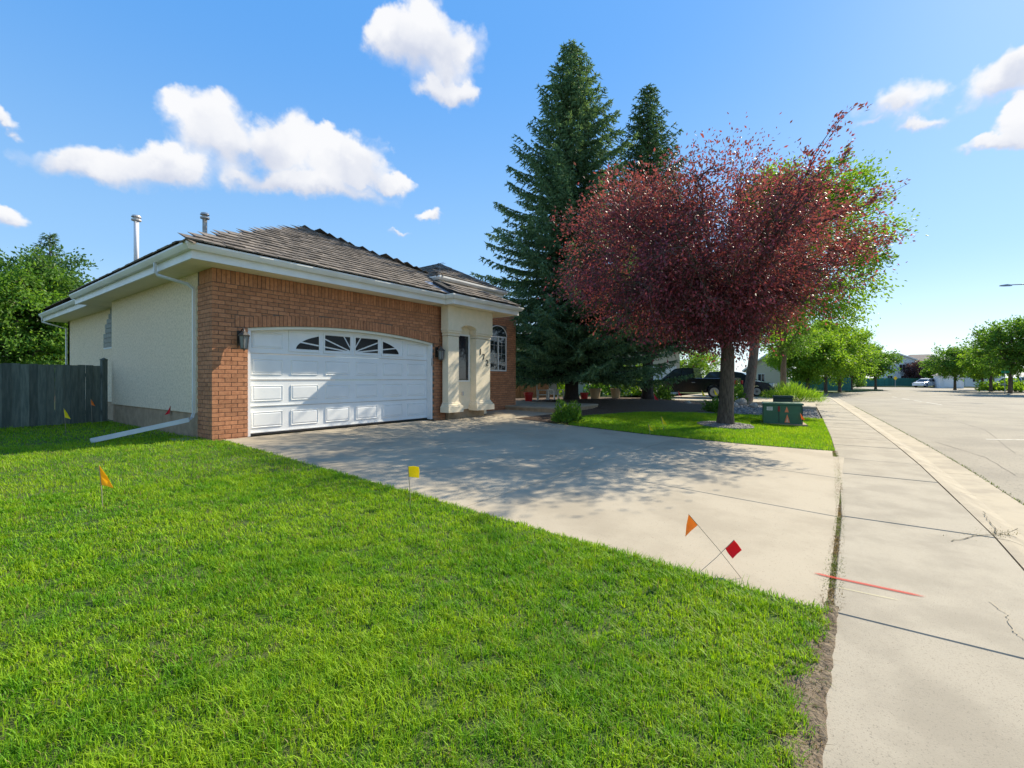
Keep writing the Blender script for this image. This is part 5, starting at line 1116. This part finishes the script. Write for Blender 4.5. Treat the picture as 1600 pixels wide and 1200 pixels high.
# ================================================================== neighbouring buildings
def hbox(name, label, px0, px1, d, dep, h, rise, wall, roofm, rz=0., z=.05, windows=(), doors=(), gable=True, over=.4, group=None, fascia=True):
    x0, y0 = at(px0, d); ang = math.atan2(RT[1], RT[0])+rz; rd = np.array(at(px1, 1.))-CAM[:2]; dv = np.array([math.cos(ang), math.sin(ang)])
    W = float(np.linalg.solve(np.array([dv, -rd]).T, CAM[:2]-np.array([x0, y0]))[0])
    t = thing(name, label, 'house', (x0, y0, z), ang, group)
    lb(MB().box((0, 0, -.4), (W, dep, h)), 'wall', wall, t); o = over; b = MB()
    if gable:                                    # ridge runs away from the viewer
        b.add([(-o, -o, h-.1), (W/2, -o, h+rise), (W+o, -o, h-.1), (-o, dep+o, h-.1), (W/2, dep+o, h+rise), (W+o, dep+o, h-.1)]+[(-o, -o, h-.25), (W/2, -o, h+rise-.17), (W+o, -o, h-.25), (-o, dep+o, h-.25), (W/2, dep+o, h+rise-.17), (W+o, dep+o, h-.25)],
              [(0, 1, 4, 3), (1, 2, 5, 4), (6, 9, 10, 7), (7, 10, 11, 8), (0, 6, 7, 1), (1, 7, 8, 2), (3, 4, 10, 9), (4, 5, 11, 10), (0, 3, 9, 6), (2, 8, 11, 5)])
        lb(MB().add([(0, .01, h-.01), (W, .01, h-.01), (W/2, .01, h+rise-.2), (0, dep-.01, h-.01), (W, dep-.01, h-.01), (W/2, dep-.01, h+rise-.2)], [(0, 1, 2), (3, 5, 4), (0, 3, 4, 1), (1, 4, 5, 2), (2, 5, 3, 0)]), 'gable', wall, t)
    else:
        r_ = min(W, dep)/2; b.add([(-o, -o, h-.05), (W+o, -o, h-.05), (W+o, dep+o, h-.05), (-o, dep+o, h-.05), (r_*.8, dep/2, h+rise), (W-r_*.8, dep/2, h+rise)], [(0, 1, 5, 4), (1, 2, 5), (2, 3, 4, 5), (3, 0, 4), (3, 2, 1, 0)])
    ro = lb(b, 'roof', roofm, t)
    if fascia: lb(MB().box((-o, -o-.03, h-.26), (W+o, -o-.001, h-.09)) if not gable else MB().add([(-o, -o-.03, h-.30), (W/2, -o-.03, h+rise-.22), (W+o, -o-.03, h-.30), (W+o, -o-.03, h-.08), (W/2, -o-.03, h+rise+.02), (-o, -o-.03, h-.08)], [(0, 1, 4, 5), (1, 2, 3, 4)]), 'fascia', 'gutter', t)
    for a, c, e, f_ in windows:
        wo = lb(MB().box((W*a-.06, -.05, e-.06), (W*c+.06, -.001, f_+.06)), 'window', 'vinyl', t); lb(MB().box((W*a, -.06, e), (W*c, -.051, f_)), 'pane', 'glass', wo); lb(MB().box((W*(a+c)/2-.025, -.07, e), (W*(a+c)/2+.025, -.061, f_)), 'mullion', 'vinyl', wo)
    for a, c, f_, mt in doors:
        do = lb(MB().box((W*a, -.05, .0), (W*c, -.001, f_)), 'garage_door', mt, t)
        for k in range(4): lb(MB().box((W*a+.06, -.062, .06+k*f_/4), (W*c-.06, -.051, (k+1)*f_/4-.04)), 'panel', mt, do)
    return t
hbox('neighbour_house', 'pale neighbour house with grey shingle roof glimpsed behind the spruces', 800, 1062, 35.5, 9, 4.1, 2.6, 'sidingt', 'shingle', -.0, .26, [(.12, .22, 1., 2.2), (.34, .46, 1., 2.2)], [(.72, .98, 2.2, 'white')], gable=False, over=.5)
hbox('neighbour_house', 'white gabled house peak showing above the bungalow roof', 713, 750, 44, 9, 10.1, .95, 'siding', 'shingleb', 0, .3, (), gable=True, over=.25)
hbox('neighbour_house', 'grey roofed house seen through the trees past the parked cars', 1165, 1232, 60, 9, 2.6, 2.0, 'sidingt', 'shingle', -.5, .1, [(.3, .45, .9, 2.)], gable=True)
hbox('townhouse', 'far white two storey townhouse with gabled front and brown roof', 1376, 1430, 100, 9, 5.6, 1.4, 'siding', 'shingleb', -.62, .05, [(.15, .28, 3.2, 4.5), (.55, .72, 3.2, 4.5), (.2, .35, .8, 2.1), (.6, .75, .8, 2.1)], gable=True)
hbox('townhouse', 'long brown roofed townhouse row behind the purple tree', 1395, 1490, 112, 9, 5.4, 2.0, 'siding', 'shingleb', -.62, .05, [(.55, .65, 3.2, 4.4), (.8, .9, 3.2, 4.4)], gable=False)
hbox('detached_garage', 'small white garage across the street behind a spreading tree', 1469, 1506, 80, 6, 2.1, .9, 'siding', 'shingle', -.6, .05, (), [(.18, .9, 2.0, 'white')], gable=False, over=.3)
hbox('neighbour_house', 'low white house behind the trees at the right side', 1508, 1570, 88, 8, 2.6, 1.8, 'siding', 'shingle', -.7, .05, [(.2, .35, .9, 2.), (.6, .75, .9, 2.)], gable=False)
# fences in the distance, board by board
def bfence(label, px0, d0, px1, d1, h, mat, z=.05, bw_=.15):
    a = Vector(at(px0, d0)); c = Vector(at(px1, d1)); L_ = (c-a).length; ang = math.atan2((c-a).y, (c-a).x); t = thing('board_fence', label, 'fence', (a.x, a.y, z), ang)
    n = int(L_/bw_); me = None; mb_ = MB().box((0, 0, 0), (bw_-.012, .022, h)); me = npmesh('board', mb_.V, mb_.F); me.materials.append(M[mat])
    for i in range(n): link('board', me, None, t, (i*bw_, random.uniform(-.006, .006), random.uniform(-.015, .015)))
    for q in (.25, h-.3): lb(MB().box((0, .024, q), (L_, .06, q+.09)), 'rail', mat, t)
    for i in range(int(L_/2.4)+1): lb(MB().box((i*2.4, .061, -.2), (i*2.4+.09, .15, h-.02)), 'post', mat, t)
bfence('teal painted board fence behind the roadside trees', 1236, 55, 1330, 58, 1.6, 'teal', .04, .2)
bfence('blue green board fence below the far white townhouse', 1340, 92, 1440, 94, 1.6, 'teal', .05, .3)
bfence('tan cedar picket fence beyond the brick entry wall', 803, 26, 872, 27.5, 1.15, 'cedar', .40, .16)
# ================================================================== garden things on the neighbour side
def pot(x, y, z, r, h, mat, label):
    t = thing('flower_pot', label, 'pot', (x, y, z), group='garden pots'); MB().lathe([(r*.68, 0), (r*.95, h*.82), (r*1.08, h*.83), (r*1.08, h), (r*.9, h), (r*.85, h*.85)], (x, y, z), 14).build('pot', mat, t); return t
x, y = at(930, 23.5); pot(x, y, .41, .3, .6, 'pottan', 'tan tub right of the near spruce trunk')
x, y = at(962, 23.8); pot(x, y, .41, .27, .6, 'pottan', 'tan planter halfway between the two spruce trunks')
x, y = at(913, 22.6); pot(x, y, .41, .2, .42, 'redp', 'red tapered pot touching the near spruce trunk on its right')
x, y = at(826, 20.5); pot(x, y, .41, .2, .5, 'redp', 'red pot in front of the tan cedar fence')
def chair(px, d, rz, label):
    x, y = at(px, d); t = thing('garden_chair', label, 'chair', (x, y, .40), rz, group='white garden chairs')
    b = MB()
    for k in range(5): b.box((-.25+k*.1, .20+.0, .36), (-.165+k*.1, .225, .98-.03*abs(k-2)))
    lb(b, 'backrest', 'white', t); lb(MB().box((-.26, -.28, .33), (.26, .2, .36)), 'seat', 'white', t)
    for sx_ in (-1, 1):
        lb(MB().box((sx_*.29-.05, -.34, .55), (sx_*.29+.05, .22, .575)), 'armrest', 'white', t)
        for yy in (-.28, .17): lb(MB().box((sx_*.28-.025, yy-.03, 0), (sx_*.28+.025, yy+.03, .55)), 'leg', 'white', t)
chair(846, 22, .5, 'white garden chair next to the red pot by the cedar fence'); chair(868, 23, -.4, 'white garden chair nearest the spruce trunk')
# ================================================================== street lamps, signs
def lamp(px_head, d, yhead, px_pole, label, arm=True):
    hx, hy = at(px_head, d); px_, py_ = at(px_pole, d); z = zat(yhead, d); t = thing('street_lamp', label, 'street lamp', (px_, py_, -.1))
    b = MB(); b.tube([(px_, py_, -.1), (px_, py_, z*.6), (px_, py_, z-.9)], [.11, .08, .065], 10); b.build('pole', 'pole', t, True)
    h = Vector((hx, hy, z)); p = Vector((px_, py_, z-.9)); b = MB(); b.tube([p, p.lerp(h, .15)+Vector((0, 0, .62)), p.lerp(h, .45)+Vector((0, 0, .62)), h+Vector((0, 0, .04))], [.06, .05, .045, .035], 8); b.build('arm', 'pole', t, True)
    d_ = (h-Vector((px_, py_, z))).normalized(); q = Vector((-d_.y, d_.x, 0)); e = h+d_*.75; V = []
    for pp, wv, hh in ((h-d_*.1, .09, .06), (h+d_*.3, .17, .09), (e, .12, .03)):
        V += [pp-q*wv-Vector((0, 0, .05)), pp+q*wv-Vector((0, 0, .05)), pp+q*wv*.6+Vector((0, 0, hh)), pp-q*wv*.6+Vector((0, 0, hh))]
    MB().add(V, [(0, 1, 2, 3), (8, 9, 10, 11)]+[(k+i, k+(i+1) % 4, k+4+(i+1) % 4, k+4+i) for k in (0, 4) for i in range(4)]).build('lamp_head', 'pole', t)
lamp(1578, 37, 446, 1640, 'street lamp arm reaching in from the right edge'); lamp(1474, 86, 548, 1487, 'distant street lamp above the spreading tree')
x, y = at(1581, 50); t = thing('post_lantern', 'dark post with a white lantern beside the big right hand tree', 'lamp post', (x, y, .05)); MB().tube([(x, y, 0), (x, y, 1.75)], .09, 8).build('post', 'iron', t); MB().lathe([(.12, 1.75), (.17, 2.1), (.2, 2.12), (.02, 2.3)], (x, y, 0), 8).build('lantern', 'white', t)
x, y = at(1570, 47); t = thing('street_sign', 'green street name sign blade under the big right hand tree', 'sign', (x, y, .05), math.atan2(RT[1], RT[0])); lb(MB().tube([(0, 0, -.1), (0, 0, 2.3)], .03, 8), 'post', 'pole', t); lb(MB().box((-.35, -.015, 2.05), (.45, .015, 2.27)), 'blade', 'signg', t)
x, y = at(1399, 88); t = thing('warning_sign', 'small yellow diamond sign before the far townhouse', 'sign', (x, y, .05), math.atan2(RT[1], RT[0])); lb(MB().tube([(0, .03, -.1), (0, .03, 1.6)], .04, 8), 'post', 'pole', t); lb(MB().prism([(0, 1.2), (.4, 1.6), (0, 2.), (-.4, 1.6)], 'y', -.02, .0), 'plate', 'signy', t)
